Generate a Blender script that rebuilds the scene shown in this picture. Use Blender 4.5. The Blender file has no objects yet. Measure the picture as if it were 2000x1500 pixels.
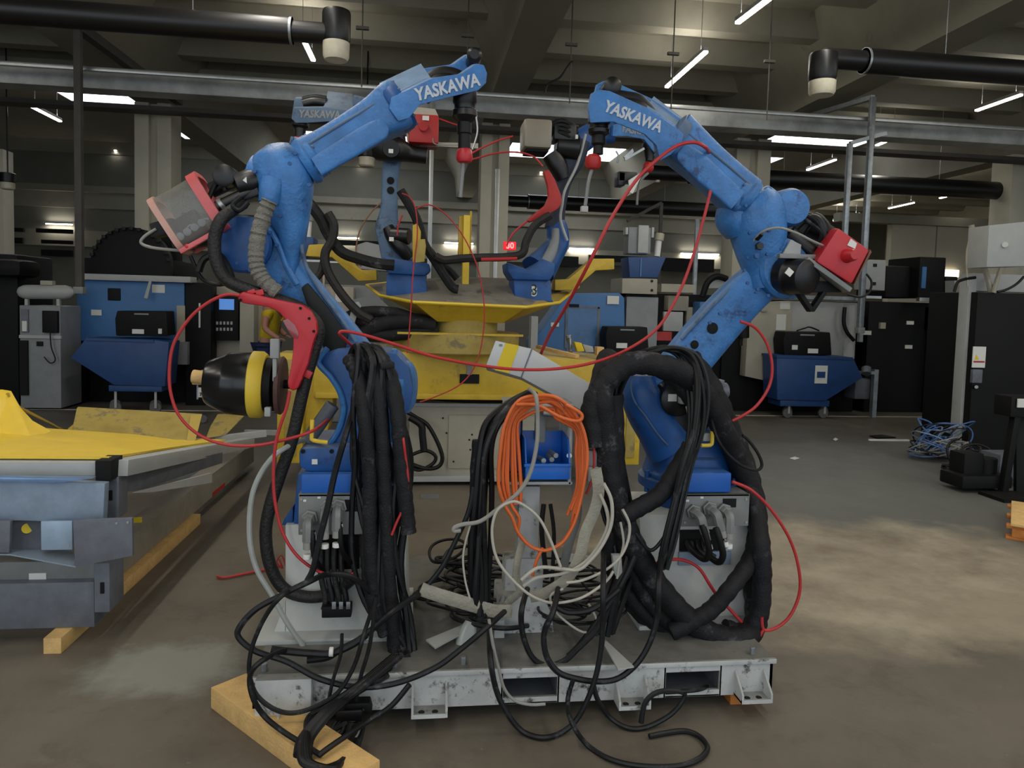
import bpy, bmesh, math, random
from mathutils import Vector, Matrix
random.seed(7)
V = Vector
C = bpy.context.scene.collection
SC = bpy.context.scene

# ------------------------------------------------------------ camera, world, exposure
FPX, CX, CY = 1420.0, 1000.0, 680.0
YAW, PITCH, ROLL = math.radians(7.3), math.radians(3.47), math.radians(1.6)
CAM = V((0, 0, 1.6))
_F = V((math.sin(YAW) * math.cos(PITCH), math.cos(YAW) * math.cos(PITCH), -math.sin(PITCH)))
_R0 = V((math.cos(YAW), -math.sin(YAW), 0))
_U0 = _R0.cross(_F)
_R = _R0 * math.cos(ROLL) + _U0 * math.sin(ROLL)
_U = -_R0 * math.sin(ROLL) + _U0 * math.cos(ROLL)
cd = bpy.data.cameras.new('camera')
cam = bpy.data.objects.new('camera', cd)
C.objects.link(cam)
cam.matrix_world = Matrix(((_R.x, _U.x, -_F.x, CAM.x), (_R.y, _U.y, -_F.y, CAM.y), (_R.z, _U.z, -_F.z, CAM.z), (0, 0, 0, 1)))
cd.sensor_width = 36
cd.lens = FPX / 2000 * 36
cd.shift_y = -(750 - CY) / 2000
cd.clip_start = 0.05
cd.clip_end = 200
SC.camera = cam
SC.view_settings.view_transform = 'Standard'
SC.view_settings.look = 'None'
SC.view_settings.gamma = 1
SC.view_settings.use_curve_mapping = False
SC.view_settings.exposure = 0.12
w = bpy.data.worlds.new('world')
SC.world = w
w.use_nodes = True
w.node_tree.nodes['Background'].inputs[0].default_value = (0.80, 0.90, 1.0, 1)
w.node_tree.nodes['Background'].inputs[1].default_value = 1.25
TUBE_EMIT, TUBE_W, SKY_EMIT = 14.0, 16.0, 4.0

# ------------------------------------------------------------ helpers
def ray(px, py):
    return _F + _R * ((px - CX) / FPX) - _U * ((py - CY) / FPX)
def P(px, py, Y):
    d = ray(px, py)
    return CAM + d * (Y / d.y)
def PZ(px, py, z):
    d = ray(px, py)
    return CAM + d * ((z - CAM.z) / d.z)
def PX(px, py, X):
    d = ray(px, py)
    return CAM + d * (X / d.x)
def mpp(p):
    return (p - CAM).dot(_F) / FPX

def lin(c):
    return tuple(((v / 255) / 12.92 if v / 255 <= .04045 else ((v / 255 + .055) / 1.055) ** 2.4) for v in c)
MC = {}
def mat(name, rgb, rough=.5, metal=0, var=.18, scale=7, dust=None, emit=0, bump=.0, alpha=1, trans=0, spec=.5, streak=None):
    if name in MC: return MC[name]
    m = bpy.data.materials.new(name); m.use_nodes = True
    nt = m.node_tree; b = nt.nodes['Principled BSDF']
    c = lin(rgb)
    b.inputs['Roughness'].default_value = rough
    b.inputs['Metallic'].default_value = metal
    b.inputs['Specular IOR Level'].default_value = spec
    tc = nt.nodes.new('ShaderNodeTexCoord')
    last = None
    if emit:
        b.inputs['Base Color'].default_value = (*c, 1)
        b.inputs['Emission Color'].default_value = (*c, 1)
        b.inputs['Emission Strength'].default_value = emit
    else:
        n = nt.nodes.new('ShaderNodeTexNoise'); n.inputs['Scale'].default_value = scale
        n.inputs['Detail'].default_value = 5; n.inputs['Roughness'].default_value = .65
        nt.links.new(tc.outputs['Object'], n.inputs['Vector'])
        r = nt.nodes.new('ShaderNodeValToRGB')
        r.color_ramp.elements[0].position = .3; r.color_ramp.elements[1].position = .7
        r.color_ramp.elements[0].color = (*[v * (1 - var) for v in c], 1)
        r.color_ramp.elements[1].color = (*[min(1, v * (1 + var)) for v in c], 1)
        nt.links.new(n.outputs['Fac'], r.inputs['Fac'])
        last = r.outputs['Color']
        if streak:   # worn or dirty patches: (colour, threshold)
            n2 = nt.nodes.new('ShaderNodeTexNoise'); n2.inputs['Scale'].default_value = streak[2] if len(streak) > 2 else 3
            n2.inputs['Detail'].default_value = 8; n2.inputs['Roughness'].default_value = .75
            nt.links.new(tc.outputs['Object'], n2.inputs['Vector'])
            r2 = nt.nodes.new('ShaderNodeValToRGB')
            r2.color_ramp.elements[0].position = streak[1]; r2.color_ramp.elements[1].position = streak[1] + .09
            nt.links.new(n2.outputs['Fac'], r2.inputs['Fac'])
            mx = nt.nodes.new('ShaderNodeMix'); mx.data_type = 'RGBA'
            nt.links.new(r2.outputs['Color'], mx.inputs[0]); nt.links.new(last, mx.inputs[6])
            mx.inputs[7].default_value = (*lin(streak[0]), 1)
            last = mx.outputs[2]
        if dust:     # settled dust lies on faces that point up
            g = nt.nodes.new('ShaderNodeNewGeometry'); s = nt.nodes.new('ShaderNodeSeparateXYZ')
            nt.links.new(g.outputs['Normal'], s.inputs[0])
            mr = nt.nodes.new('ShaderNodeMapRange'); mr.inputs[1].default_value = .35; mr.inputs[2].default_value = 1
            mr.inputs[4].default_value = dust[1]
            nt.links.new(s.outputs['Z'], mr.inputs[0])
            mul = nt.nodes.new('ShaderNodeMath'); mul.operation = 'MULTIPLY'
            nt.links.new(mr.outputs[0], mul.inputs[0]); nt.links.new(n.outputs['Fac'], mul.inputs[1])
            mul.use_clamp = True
            mx = nt.nodes.new('ShaderNodeMix'); mx.data_type = 'RGBA'
            nt.links.new(mul.outputs[0], mx.inputs[0]); nt.links.new(last, mx.inputs[6])
            mx.inputs[7].default_value = (*lin(dust[0]), 1)
            last = mx.outputs[2]
        nt.links.new(last, b.inputs['Base Color'])
        if bump:
            bn = nt.nodes.new('ShaderNodeBump'); bn.inputs['Strength'].default_value = bump; bn.inputs['Distance'].default_value = .02
            n3 = nt.nodes.new('ShaderNodeTexNoise'); n3.inputs['Scale'].default_value = scale * 8
            nt.links.new(tc.outputs['Object'], n3.inputs['Vector']); nt.links.new(n3.outputs['Fac'], bn.inputs['Height'])
            nt.links.new(bn.outputs['Normal'], b.inputs['Normal'])
    b.inputs['Alpha'].default_value = alpha
    b.inputs['Transmission Weight'].default_value = trans
    MC[name] = m
    return m

DUST = (150, 145, 130)
BLUE = mat('robot_blue', (54, 114, 176), .45, var=.28, scale=9, dust=((132, 146, 164), 1.2), streak=((30, 62, 110), .58, 6), bump=.15)
BLUE_D = mat('robot_blue_deep', (24, 78, 142), .45, var=.25, scale=8, dust=((110, 120, 130), 1.1), streak=((16, 40, 84), .6, 6))
BLUE_C = mat('cover_blue', (24, 92, 178), .45, var=.08, dust=((90, 130, 175), .8))
BLUE_G = mat('robot_blue_dusty', (84, 108, 136), .6, var=.2, dust=((140, 146, 150), 1.2), streak=((50, 66, 88), .55, 5))
BLUE_M = mat('machine_blue', (62, 112, 166), .5, var=.06)
BLUE_B = mat('bin_blue', (30, 66, 118), .5, var=.15, streak=((20, 42, 86), .62, 4))
BLACK = mat('black_rubber', (11, 11, 12), .55, var=.35, spec=.35)
BLACK_F = mat('black_fabric', (21, 21, 24), .7, var=.5, scale=14, bump=.2, spec=.35, streak=((74, 74, 78), .57, 6))
BLACK_M = mat('black_machine', (8, 8, 9), .65, var=.3, spec=.3)
CABLE = mat('cable_dark', (17, 18, 21), .5, var=.3, scale=14, spec=.4, streak=((66, 67, 72), .57, 10))
HOSE = mat('hose_dark', (24, 23, 22), .6, var=.3, scale=12, bump=.3)
RED = mat('red_plastic', (184, 34, 44), .42, var=.06)
RED_D = mat('red_dull', (170, 34, 30), .5, var=.15)
REDC = mat('red_cable', (178, 44, 46), .5, var=.1)
ORANGE = mat('orange_cable', (214, 102, 44), .45, var=.12)
WHITE = mat('white_paint', (192, 193, 188), .5, var=.08, streak=((120, 112, 98), .64, 4))
WORN = mat('worn_grey_paint', (184, 186, 184), .5, var=.2, scale=4, streak=((64, 62, 58), .545, 11), dust=((84, 82, 76), 1.3))
DECKM = mat('deck_steel', (96, 95, 90), .6, var=.3, scale=6, streak=((48, 47, 44), .58, 5))
GREY = mat('grey_paint', (128, 132, 134), .5, var=.1, streak=((96, 96, 94), .66, 5))
GREY_P = mat('grey_panel', (122, 124, 122), .5, metal=.1, var=.12)
GREY_L = mat('light_grey', (168, 170, 168), .55, var=.06)
GALV = mat('galvanised', (150, 156, 160), .4, metal=.7, var=.2, scale=15)
ALU = mat('aluminium', (175, 176, 174), .35, metal=.75, var=.1)
STEELB = mat('blue_grey_sheet', (134, 150, 168), .45, metal=.1, var=.15, scale=10)
STEELD = mat('dark_grey_sheet', (102, 106, 114), .5, metal=.1, var=.2, scale=10)
YEL = mat('yellow_paint', (196, 164, 44), .5, var=.15, scale=5, dust=((150, 138, 96), .9), streak=((158, 134, 60), .58, 4))
YEL_B = mat('yellow_bright', (232, 198, 62), .5, var=.08, scale=4)
YEL_D = mat('yellow_dusty', (164, 144, 74), .65, var=.22, scale=5, streak=((124, 112, 80), .55, 5))
DUSTM = mat('dusty_plate', (122, 118, 108), .8, var=.2, scale=5, streak=((86, 84, 80), .56, 4))
WOOD = mat('pale_timber', (212, 174, 112), .7, var=.16, scale=12, bump=.2, streak=((176, 138, 84), .62, 10))
WOOD_O = mat('orange_timber', (190, 118, 52), .7, var=.2, scale=12)
BEIGE = mat('machine_beige', (168, 162, 146), .55, var=.06)
CONC = mat('concrete', (134, 130, 115), .85, var=.1, scale=1.6, streak=((112, 106, 92), .62, 1.2))
CONC_L = mat('concrete_light', (186, 181, 163), .85, var=.07, scale=3)
CONC_D = mat('concrete_wall', (104, 102, 92), .9, var=.1, scale=1.5)
CREAM = mat('cream_wall', (196, 188, 166), .9, var=.05, scale=1)
GFAB = mat('grey_sleeve', (122, 120, 112), .9, var=.2, scale=20, bump=.6)
STRAPM = mat('strap_grey', (150, 146, 132), .8, var=.15, scale=10, bump=.3, streak=((112, 106, 92), .6, 8))
GCAB = mat('grey_cable', (142, 140, 134), .5, var=.1)
WCAB = mat('white_cable', (178, 174, 162), .5, var=.08)
PLAST = mat('clear_hose', (160, 164, 160), .3, var=.1)
LABEL = mat('label_white', (216, 216, 210), .6, var=.03)
LABELY = mat('label_yellow', (226, 196, 30), .6, var=.03)
TXTW = mat('lettering_white', (186, 192, 200), .6, var=.12, scale=30)
TXTD = mat('lettering_dusty', (140, 142, 140), .7, var=.15, scale=30)
TXTK = mat('lettering_black', (12, 12, 14), .6)
DARK = mat('dark_void', (5, 5, 6), .9, var=.1)
RUBBER = mat('wheel_grey', (92, 92, 90), .6)
MOTOR = mat('motor_black', (12, 12, 14), .38, var=.3)

class B:
    def __init__(s): s.bm = bmesh.new()
    def _bev(s, faces, bev, seg=2):
        if bev > 0:
            ed = list({e for f in faces for e in f.edges})
            bmesh.ops.bevel(s.bm, geom=ed, offset=bev, segments=seg, affect='EDGES', profile=.6)
    def box(s, c, sz, bev=0, rot=None):
        r = bmesh.ops.create_cube(s.bm, size=1)
        vs = r['verts']
        M = Matrix.Translation(c) @ (rot.to_4x4() if rot else Matrix()) @ Matrix.Diagonal((*sz, 1))
        bmesh.ops.transform(s.bm, matrix=M, verts=vs)
        s._bev({f for v in vs for f in v.link_faces}, min(bev, min(sz) * .45))
        return s
    def R(s, x0, y0, x1, y1, Y, dY, bev=0, z0=None, z1=None):
        a = P((x0), (y0 + y1) / 2, Y); b = P(x1, (y0 + y1) / 2, Y)
        t = P((x0 + x1) / 2, y0, Y).z if z1 is None else z1
        u = P((x0 + x1) / 2, y1, Y).z if z0 is None else z0
        return s.box(V(((a.x + b.x) / 2, Y + dY / 2, (t + u) / 2)), (abs(b.x - a.x), abs(dY), abs(t - u)), bev)
    def poly(s, pts, ext, bev=0, seg=2):
        n = len(pts)
        f = [s.bm.verts.new(p) for p in pts]; g = [s.bm.verts.new(p + ext) for p in pts]
        fs = [s.bm.faces.new(f), s.bm.faces.new(g[::-1])]
        for i in range(n):
            j = (i + 1) % n
            fs.append(s.bm.faces.new((f[j], f[i], g[i], g[j])))
        bmesh.ops.recalc_face_normals(s.bm, faces=fs)
        if bev: s._bev(fs, bev, seg)
        return s
    def prism(s, pp, Y, dY, shift=(0, 0), bev=0, seg=2):
        pts = [P(x, y, Y) for x, y in pp]
        c = pp[0]
        e = P(c[0] + shift[0], c[1] + shift[1], Y) - pts[0]
        return s.poly(pts, V((e.x, dY, e.z)), bev, seg)
    def grid(s, rings, closed=True, caps=True):
        vr = [[s.bm.verts.new(p) for p in r] for r in rings]
        n = len(vr[0]); fs = []
        for a, b in zip(vr[:-1], vr[1:]):
            for i in range(n if closed else n - 1):
                j = (i + 1) % n
                fs.append(s.bm.faces.new((a[i], a[j], b[j], b[i])))
        if caps:
            fs.append(s.bm.faces.new(vr[0][::-1])); fs.append(s.bm.faces.new(vr[-1]))
        bmesh.ops.recalc_face_normals(s.bm, faces=fs)
        return s
    def lathe(s, o, ax, prof, seg=28):
        ax = ax.normalized(); u = ax.orthogonal().normalized(); v = ax.cross(u)
        rings = [[o + ax * t + (u * math.cos(k * math.tau / seg) + v * math.sin(k * math.tau / seg)) * max(r, 1e-4) for k in range(seg)] for t, r in prof]
        return s.grid(rings)
    def cyl(s, a, b, r, seg=20, r1=None):
        d = b - a; L = d.length; r1 = r if r1 is None else r1; e = min(r, r1, L) * .08
        return s.lathe(a, d, [(0, r - e), (e, r), (L - e, r1), (L, r1 - e)], seg)
    def sphere(s, c, r, sc=(1, 1, 1)):
        q = bmesh.ops.create_uvsphere(s.bm, u_segments=20, v_segments=12, radius=r)
        bmesh.ops.transform(s.bm, matrix=Matrix.Translation(c) @ Matrix.Diagonal((*sc, 1)), verts=q['verts'])
        return s
    def tube(s, pts, r, seg=8, closed=False, sub=6, flat=1, wob=0):
        pts = spline(pts, closed, sub)
        n = len(pts)
        t0 = (pts[1] - pts[0]).normalized(); u = t0.orthogonal().normalized()
        if flat != 1:
            u = V((0, -1, 0)) - t0 * t0.dot(V((0, -1, 0))); u.normalize()
        rings = []
        for i in range(n):
            a = pts[i - 1] if (i or closed) else pts[0]; b = pts[(i + 1) % n] if (i < n - 1 or closed) else pts[-1]
            t = b - a
            t = t.normalized() if t.length > 1e-9 else t0
            u = (u - t * u.dot(t)); u = u.normalized() if u.length > 1e-6 else t.orthogonal().normalized()
            v = t.cross(u)
            rr = r * (1 + wob * math.sin(i * 2.1) * random.uniform(.4, 1)) if wob else r
            rings.append([pts[i] + (u * math.cos(k * math.tau / seg) * flat + v * math.sin(k * math.tau / seg)) * rr for k in range(seg)])
        if closed: rings.append(rings[0]); return s.grid(rings, caps=False)
        return s.grid(rings)
    def limb(s, secs, exp=2.6, seg=24, sub=5):
        """secs: (px, py, Y, half width in px across the path, half depth in m)"""
        cs = [P(a[0], a[1], a[2]) for a in secs]
        ha = [a[3] * mpp(c) for a, c in zip(secs, cs)]; hb = [a[4] for a in secs]
        pts = spline(cs, False, sub); A = spl1(ha, sub); D = spl1(hb, sub)
        rings = []
        for i, p in enumerate(pts):
            t = (pts[min(i + 1, len(pts) - 1)] - pts[max(i - 1, 0)]).normalized()
            d = V((0, 1, 0)); d = (d - t * d.dot(t)).normalized(); n = t.cross(d)
            ring = []
            for k in range(seg):
                an = (k + .5) * math.tau / seg; c, q = math.cos(an), math.sin(an)
                e = 2 / exp
                ring.append(p + n * A[i] * math.copysign(abs(c) ** e, c) + d * D[i] * math.copysign(abs(q) ** e, q))
            rings.append(ring)
        return s.grid(rings)
    def beam(s, a, b, w, h, bev=0, up=V((0, 0, 1))):
        x = (b - a).normalized(); y = up.cross(x).normalized(); z = x.cross(y)
        return s.box((a + b) / 2, ((b - a).length, w, h), bev, Matrix((x, y, z)).transposed())

def spline(p, closed, sub):
    n = len(p)
    if n < 3: return list(p)
    out = []
    for i in range(n if closed else n - 1):
        a = p[(i - 1) % n] if closed else p[max(i - 1, 0)]; b = p[i]; c = p[(i + 1) % n]; d = p[(i + 2) % n] if closed else p[min(i + 2, n - 1)]
        for k in range(sub):
            t = k / sub
            out.append(.5 * ((2 * b) + (c - a) * t + (2 * a - 5 * b + 4 * c - d) * t * t + (3 * b - a - 3 * c + d) * t ** 3))
    if not closed: out.append(p[-1])
    return out
def spl1(p, sub):
    return [q.x for q in spline([V((v, 0, 0)) for v in p], False, sub)] if len(p) > 2 else list(p)

WL = {}
def finish(name, b, m, loc, ang=38):
    me = bpy.data.meshes.new(name)
    bmesh.ops.translate(b.bm, vec=-loc, verts=b.bm.verts)
    b.bm.to_mesh(me); b.bm.free()
    me.shade_smooth(); me.set_sharp_from_angle(angle=math.radians(ang))
    me.materials.append(m)
    o = bpy.data.objects.new(name, me); C.objects.link(o)
    return o
def part(name, b, m, parent, label=None):
    loc = WL[parent.name]
    o = finish(name, b, m, loc); o.parent = parent; WL[o.name] = loc
    if label: o['label'] = label
    return o
def thing(name, label, cat, loc, group=None):
    o = bpy.data.objects.new(name, None); C.objects.link(o)
    o.empty_display_size = .1
    o.location = loc; WL[o.name] = V(loc); o['label'] = label; o['category'] = cat
    if group: o['group'] = group
    return o
def solo(name, b, m, label, cat, group=None):
    vs = [v.co for v in b.bm.verts]
    loc = V((sum(v.x for v in vs) / len(vs), sum(v.y for v in vs) / len(vs), min(v.z for v in vs)))
    o = finish(name, b, m, loc); o.location = loc; WL[o.name] = loc
    o['label'] = label; o['category'] = cat
    if group: o['group'] = group
    return o
def struct(name, b, m, parent=None):
    if parent: return part(name, b, m, parent)
    o = finish(name, b, m, V((0, 0, 0))); o['kind'] = 'structure'; WL[o.name] = V((0, 0, 0))
    return o
def text(s, A, Bp, Y, m, parent, depth=.003, shear=.12, name='lettering', bold=.035, tall=1.0):
    """flat lettering whose baseline runs from pixel A to pixel Bp on the plane y = Y"""
    cu = bpy.data.curves.new('t', 'FONT'); cu.body = s; cu.shear = shear; cu.offset = bold; cu.extrude = .01; cu.resolution_u = 3
    to = bpy.data.objects.new('t', cu); C.objects.link(to)
    dg = bpy.context.evaluated_depsgraph_get()
    me = bpy.data.meshes.new_from_object(to.evaluated_get(dg))
    bpy.data.objects.remove(to); bpy.data.curves.remove(cu)
    xs = [v.co.x for v in me.vertices]; x0, x1 = min(xs), max(xs)
    a = P(A[0], A[1], Y); b = P(Bp[0], Bp[1], Y)
    k = (b - a).length / (x1 - x0); u = (b - a).normalized(); n = V((0, -1, 0)); up = n.cross(u)
    loc = WL[parent.name]
    for v in me.vertices:
        q = a + u * (v.co.x - x0) * k + up * v.co.y * k * tall + n * (v.co.z / .01 * depth)
        v.co = q - loc
    me.materials.append(m); me.name = name
    o = bpy.data.objects.new(name, me); C.objects.link(o); o.parent = parent; WL[o.name] = loc
    return o
def pts(lst, Y=None):
    out = [P(q[0], q[1], q[2] if len(q) > 2 else Y) for q in lst]
    return [p if p.z > .012 else PZ(q[0], q[1], .012) for p, q in zip(out, lst)]   # nothing dips under the floor
def cable(name, lst, Y, rpx, m, label, cat='cable', group=None, seg=8, closed=False, sub=6, flat=1, wob=0):
    p = pts(lst, Y); r = rpx * mpp(p[0])
    return solo(name, B().tube(p, r, seg, closed, sub, flat, wob), m, label, cat, group)
def at(px, py, Y, dz=0): return P(px, py, Y) + V((0, 0, dz))
# ------------------------------------------------------------ hall
def floor_material():
    m = bpy.data.materials.new('polished_concrete_floor'); m.use_nodes = True
    nt = m.node_tree; b = nt.nodes['Principled BSDF']
    tc = nt.nodes.new('ShaderNodeTexCoord')
    def noise(sc, det=8, ro=.6, off=(0, 0, 0), stretch=(1, 1, 1)):
        mp = nt.nodes.new('ShaderNodeMapping'); mp.inputs['Location'].default_value = off; mp.inputs['Scale'].default_value = stretch
        n = nt.nodes.new('ShaderNodeTexNoise'); n.inputs['Scale'].default_value = sc; n.inputs['Detail'].default_value = det; n.inputs['Roughness'].default_value = ro
        nt.links.new(tc.outputs['Object'], mp.inputs[0]); nt.links.new(mp.outputs[0], n.inputs['Vector']); return n.outputs['Fac']
    def ramp(f, p0, p1):
        r = nt.nodes.new('ShaderNodeMapRange'); r.inputs[1].default_value = p0; r.inputs[2].default_value = p1
        nt.links.new(f, r.inputs[0]); return r.outputs[0]
    def mix(f, a, c):
        x = nt.nodes.new('ShaderNodeMix'); x.data_type = 'RGBA'; nt.links.new(f, x.inputs[0])
        for k, v in ((6, a), (7, c)):
            if isinstance(v, tuple): x.inputs[k].default_value = (*lin(v), 1)
            else: nt.links.new(v, x.inputs[k])
        return x.outputs[2]
    def scaled(f, k):
        q = nt.nodes.new('ShaderNodeMath'); q.operation = 'MULTIPLY'; nt.links.new(f, q.inputs[0]); q.inputs[1].default_value = k; return q.outputs[0]
    base = mix(ramp(noise(.8), .35, .65), (92, 85, 75), (112, 105, 94))
    base = mix(scaled(ramp(noise(3.2, 10, .75, (9, 2, 0)), .52, .66), .55), base, (80, 72, 63))
    base = mix(scaled(ramp(noise(5.5, 10, .7, (1, 7, 0)), .6, .7), .3), base, (132, 124, 110))
    # a greyer area on the right and a paler mottled patch next to it
    s = nt.nodes.new('ShaderNodeSeparateXYZ'); nt.links.new(tc.outputs['Object'], s.inputs[0])
    def blob(cx, cy, rx, ry, soft=.35, nz=.5, ns=1.3):
        ax = nt.nodes.new('ShaderNodeMath'); ax.operation = 'SUBTRACT'; nt.links.new(s.outputs[0], ax.inputs[0]); ax.inputs[1].default_value = cx
        ay = nt.nodes.new('ShaderNodeMath'); ay.operation = 'SUBTRACT'; nt.links.new(s.outputs[1], ay.inputs[0]); ay.inputs[1].default_value = cy
        cb = nt.nodes.new('ShaderNodeCombineXYZ')
        for i, (q, r_) in enumerate(((ax, rx), (ay, ry))):
            d = nt.nodes.new('ShaderNodeMath'); d.operation = 'DIVIDE'; nt.links.new(q.outputs[0], d.inputs[0]); d.inputs[1].default_value = r_
            nt.links.new(d.outputs[0], cb.inputs[i])
        ln = nt.nodes.new('ShaderNodeVectorMath'); ln.operation = 'LENGTH'; nt.links.new(cb.outputs[0], ln.inputs[0])
        ad = nt.nodes.new('ShaderNodeMath'); ad.operation = 'MULTIPLY_ADD'; nt.links.new(noise(ns, 9, .65, (cx, cy, 0)), ad.inputs[0]); ad.inputs[1].default_value = nz; nt.links.new(ln.outputs['Value'], ad.inputs[2])
        r = nt.nodes.new('ShaderNodeMapRange'); r.inputs[1].default_value = 1 + nz * .5 + soft; r.inputs[2].default_value = 1 + nz * .5 - soft
        nt.links.new(ad.outputs[0], r.inputs[0]); return r.outputs[0]
    col = mix(scaled(blob(4.6, 6.3, 2.9, 2.4), .8), base, (98, 101, 98))
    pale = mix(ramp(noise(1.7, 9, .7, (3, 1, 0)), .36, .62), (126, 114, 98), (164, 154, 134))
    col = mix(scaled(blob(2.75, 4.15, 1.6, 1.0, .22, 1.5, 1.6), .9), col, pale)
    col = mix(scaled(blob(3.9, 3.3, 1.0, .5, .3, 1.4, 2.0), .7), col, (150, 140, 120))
    col = mix(scaled(blob(-1.05, 3.2, .30, .22, .3, 1.6, 7), .7), col, (142, 144, 136))
    col = mix(scaled(blob(0, 10.0, 9, 3.0, .3, .4), .5), col, (84, 84, 80))
    speck = ramp(noise(26, 3, .5), .74, .78)
    col = mix(scaled(speck, .35), col, (160, 158, 150))
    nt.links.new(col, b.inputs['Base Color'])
    rr = nt.nodes.new('ShaderNodeMapRange'); rr.inputs[3].default_value = .38; rr.inputs[4].default_value = .7
    nt.links.new(noise(2.5), rr.inputs[0]); nt.links.new(rr.outputs[0], b.inputs['Roughness'])
    b.inputs['Specular IOR Level'].default_value = .35
    bn = nt.nodes.new('ShaderNodeBump'); bn.inputs['Strength'].default_value = .12; bn.inputs['Distance'].default_value = .01
    nt.links.new(noise(30), bn.inputs['Height']); nt.links.new(bn.outputs[0], b.inputs['Normal'])
    return m
XL, XR, YB, YF, ZC, ZB = -14.0, 19.0, -5.0, 28.0, 5.62, 4.6
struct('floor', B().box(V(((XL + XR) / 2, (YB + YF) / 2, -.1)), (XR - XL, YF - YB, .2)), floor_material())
SK = [(15.8, 16.7), (18.3, 20.0)]       # glazed strips in the roof
ys = [YB, 15.8, 16.7, 18.3, 20.0, YF]
cb = B()
for a, b_ in ((ys[0], ys[1]), (ys[2], ys[3]), (ys[4], ys[5])):
    cb.box(V(((XL + XR) / 2, (a + b_) / 2, ZC + .1)), (XR - XL, b_ - a, .2))
ceil = struct('ceiling', cb, CONC)
SKYM = mat('skylight_glow', (236, 242, 250), .5, emit=SKY_EMIT)
for a, b_ in SK:
    rg = ((120, 258, 220), (1498, 1690, 305)) if a < 17 else ((340, 425, 280), (590, 830, 300), (992, 1212, 325), (1420, 1500, 345))
    x_prev = XL
    for p0, p1, py_ in rg:
        xa, xb = P(p0, py_, (a + b_) / 2).x, P(p1, py_, (a + b_) / 2).x
        part('skylight_pane', B().box(V(((xa + xb) / 2, (a + b_) / 2, ZC + .02)), (xb - xa, b_ - a, .02)), SKYM, ceil)
        part('roof_slab', B().box(V(((x_prev + xa) / 2, (a + b_) / 2, ZC + .06)), (xa - x_prev, b_ - a, .12)), CONC, ceil)
        x_prev = xb
    part('roof_slab', B().box(V(((x_prev + XR) / 2, (a + b_) / 2, ZC + .06)), (XR - x_prev, b_ - a, .12)), CONC, ceil)
y = YB + .6
while y < YF - .5:
    if not any(a - 1.7 < y < b_ + .35 for a, b_ in SK):
        q = B(); h = .3
        q.poly([V((XL, y - .3, ZC)), V((XL, y + .3, ZC)), V((XL, y + .12, ZC - h)), V((XL, y - .12, ZC - h))], V((XR - XL, 0, 0)))
        part('ceiling_rib', q, CONC, ceil)
    y += 1.28
# columns and roof beams
COLS = [(262, 335), (936, 992), (1432, 1500), (1969, 2045)]
k = 0
for x0, x1 in COLS:
    a = P(x0, 450, 12.25).x; c = P(x1, 450, 12.25).x; xm = (a + c) / 2; wd = c - a
    b = B()
    b.box(V((xm - wd * .3, 12.5, ZB / 2)), (wd * .38, .5, ZB), .01)
    b.box(V((xm + wd * .3, 12.5, ZB / 2)), (wd * .38, .5, ZB), .01)
    b.box(V((xm, 12.55, ZB / 2)), (wd * .5, .4, ZB))
    k += 1
    struct('trim_%d' % k, b, CONC_L)
    k += 1
    b = B()
    prof = [(-.23, ZB), (.23, ZB), (.29, ZB + .55), (.6, ZC), (-.6, ZC), (-.29, ZB + .55)]
    b.poly([V((xm + px, YB, z)) for px, z in prof], V((0, YF - YB, 0)))
    struct('trim_%d' % k, b, CONC)
b = B(); b.box(V(((XL + XR) / 2, 13.3, ZB + .62)), (XR - XL, .35, .4))
k += 1; struct('trim_%d' % k, b, CONC)
for x0, x1, Y in ((150, 186, 21.5), (-30, 8, 17), (560, 590, 22.5), (1000, 1022, 22.5)):
    k += 1
    a = P(x0, 450, Y); c = P(x1, 450, Y)
    struct('trim_%d' % k, B().box(V(((a.x + c.x) / 2, Y + .2, ZB / 2)), (c.x - a.x, .4, ZB), .01), CONC_L)
# far wall with its ledges and openings
wb = struct('wall_back', B().box(V(((XL + XR) / 2, YF, ZC / 2)), (XR - XL, .2, ZC)), CONC_D)
struct('trim_40', B().R(-200, 384, 1500, 396, 21, .3), CONC)
struct('trim_41', B().R(-200, 300, 1500, 384, 21.1, .2), CONC_D)
struct('trim_46', B().R(-200, 428, 1560, 470, 21.15, .1), CONC_D)
struct('trim_47', B().R(-200, 500, 1560, 700, 21.2, .1, z0=0), CONC_D)
struct('trim_42', B().R(-200, 396, 1560, 428, 21.1, .2), CONC)
struct('trim_43', B().R(-200, 470, 1560, 500, 21.1, .2), CONC)
for i, (x0, y0, x1, y1) in enumerate(((20, 445, 45, 452), (20, 464, 43, 475), (70, 447, 140, 455), (80, 469, 140, 476), (80, 488, 140, 500), (655, 470, 760, 480), (1060, 500, 1130, 520), (1295, 505, 1395, 530), (1150, 500, 1290, 512))):
    part('window_opening', B().R(x0, y0, x1, y1, 20.9, .1), DARK, wb)
struct('wall_left', B().box(V((XL, (YB + YF) / 2, ZC / 2)), (.2, YF - YB, ZC)), CONC_D)
struct('wall_right', B().box(V((XR, (YB + YF) / 2, ZC / 2)), (.2, YF - YB, ZC)), CREAM)
wr = struct('wall_front', B().R(1735, 440, 2100, 700, 18, .2, z0=0), CREAM)
part('wall_joint', B().R(1826, 440, 1828, 560, 17.99, .02), CONC, wr)
struct('trim_44', B().R(1640, 425, 2100, 442, 17.8, .3), CONC)
struct('window_1', B().R(1846, 527, 1873, 541, 17.9, .05), mat('window_glow', (255, 246, 222), .5, emit=2.2))
struct('trim_45', B().beam(PZ(-300, 796, 0.003) * 1, PZ(-300, 796, 0.003) + V((26, 0, 0)), .05, .006), mat('floor_line', (176, 170, 156), .7, var=.1))

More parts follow.
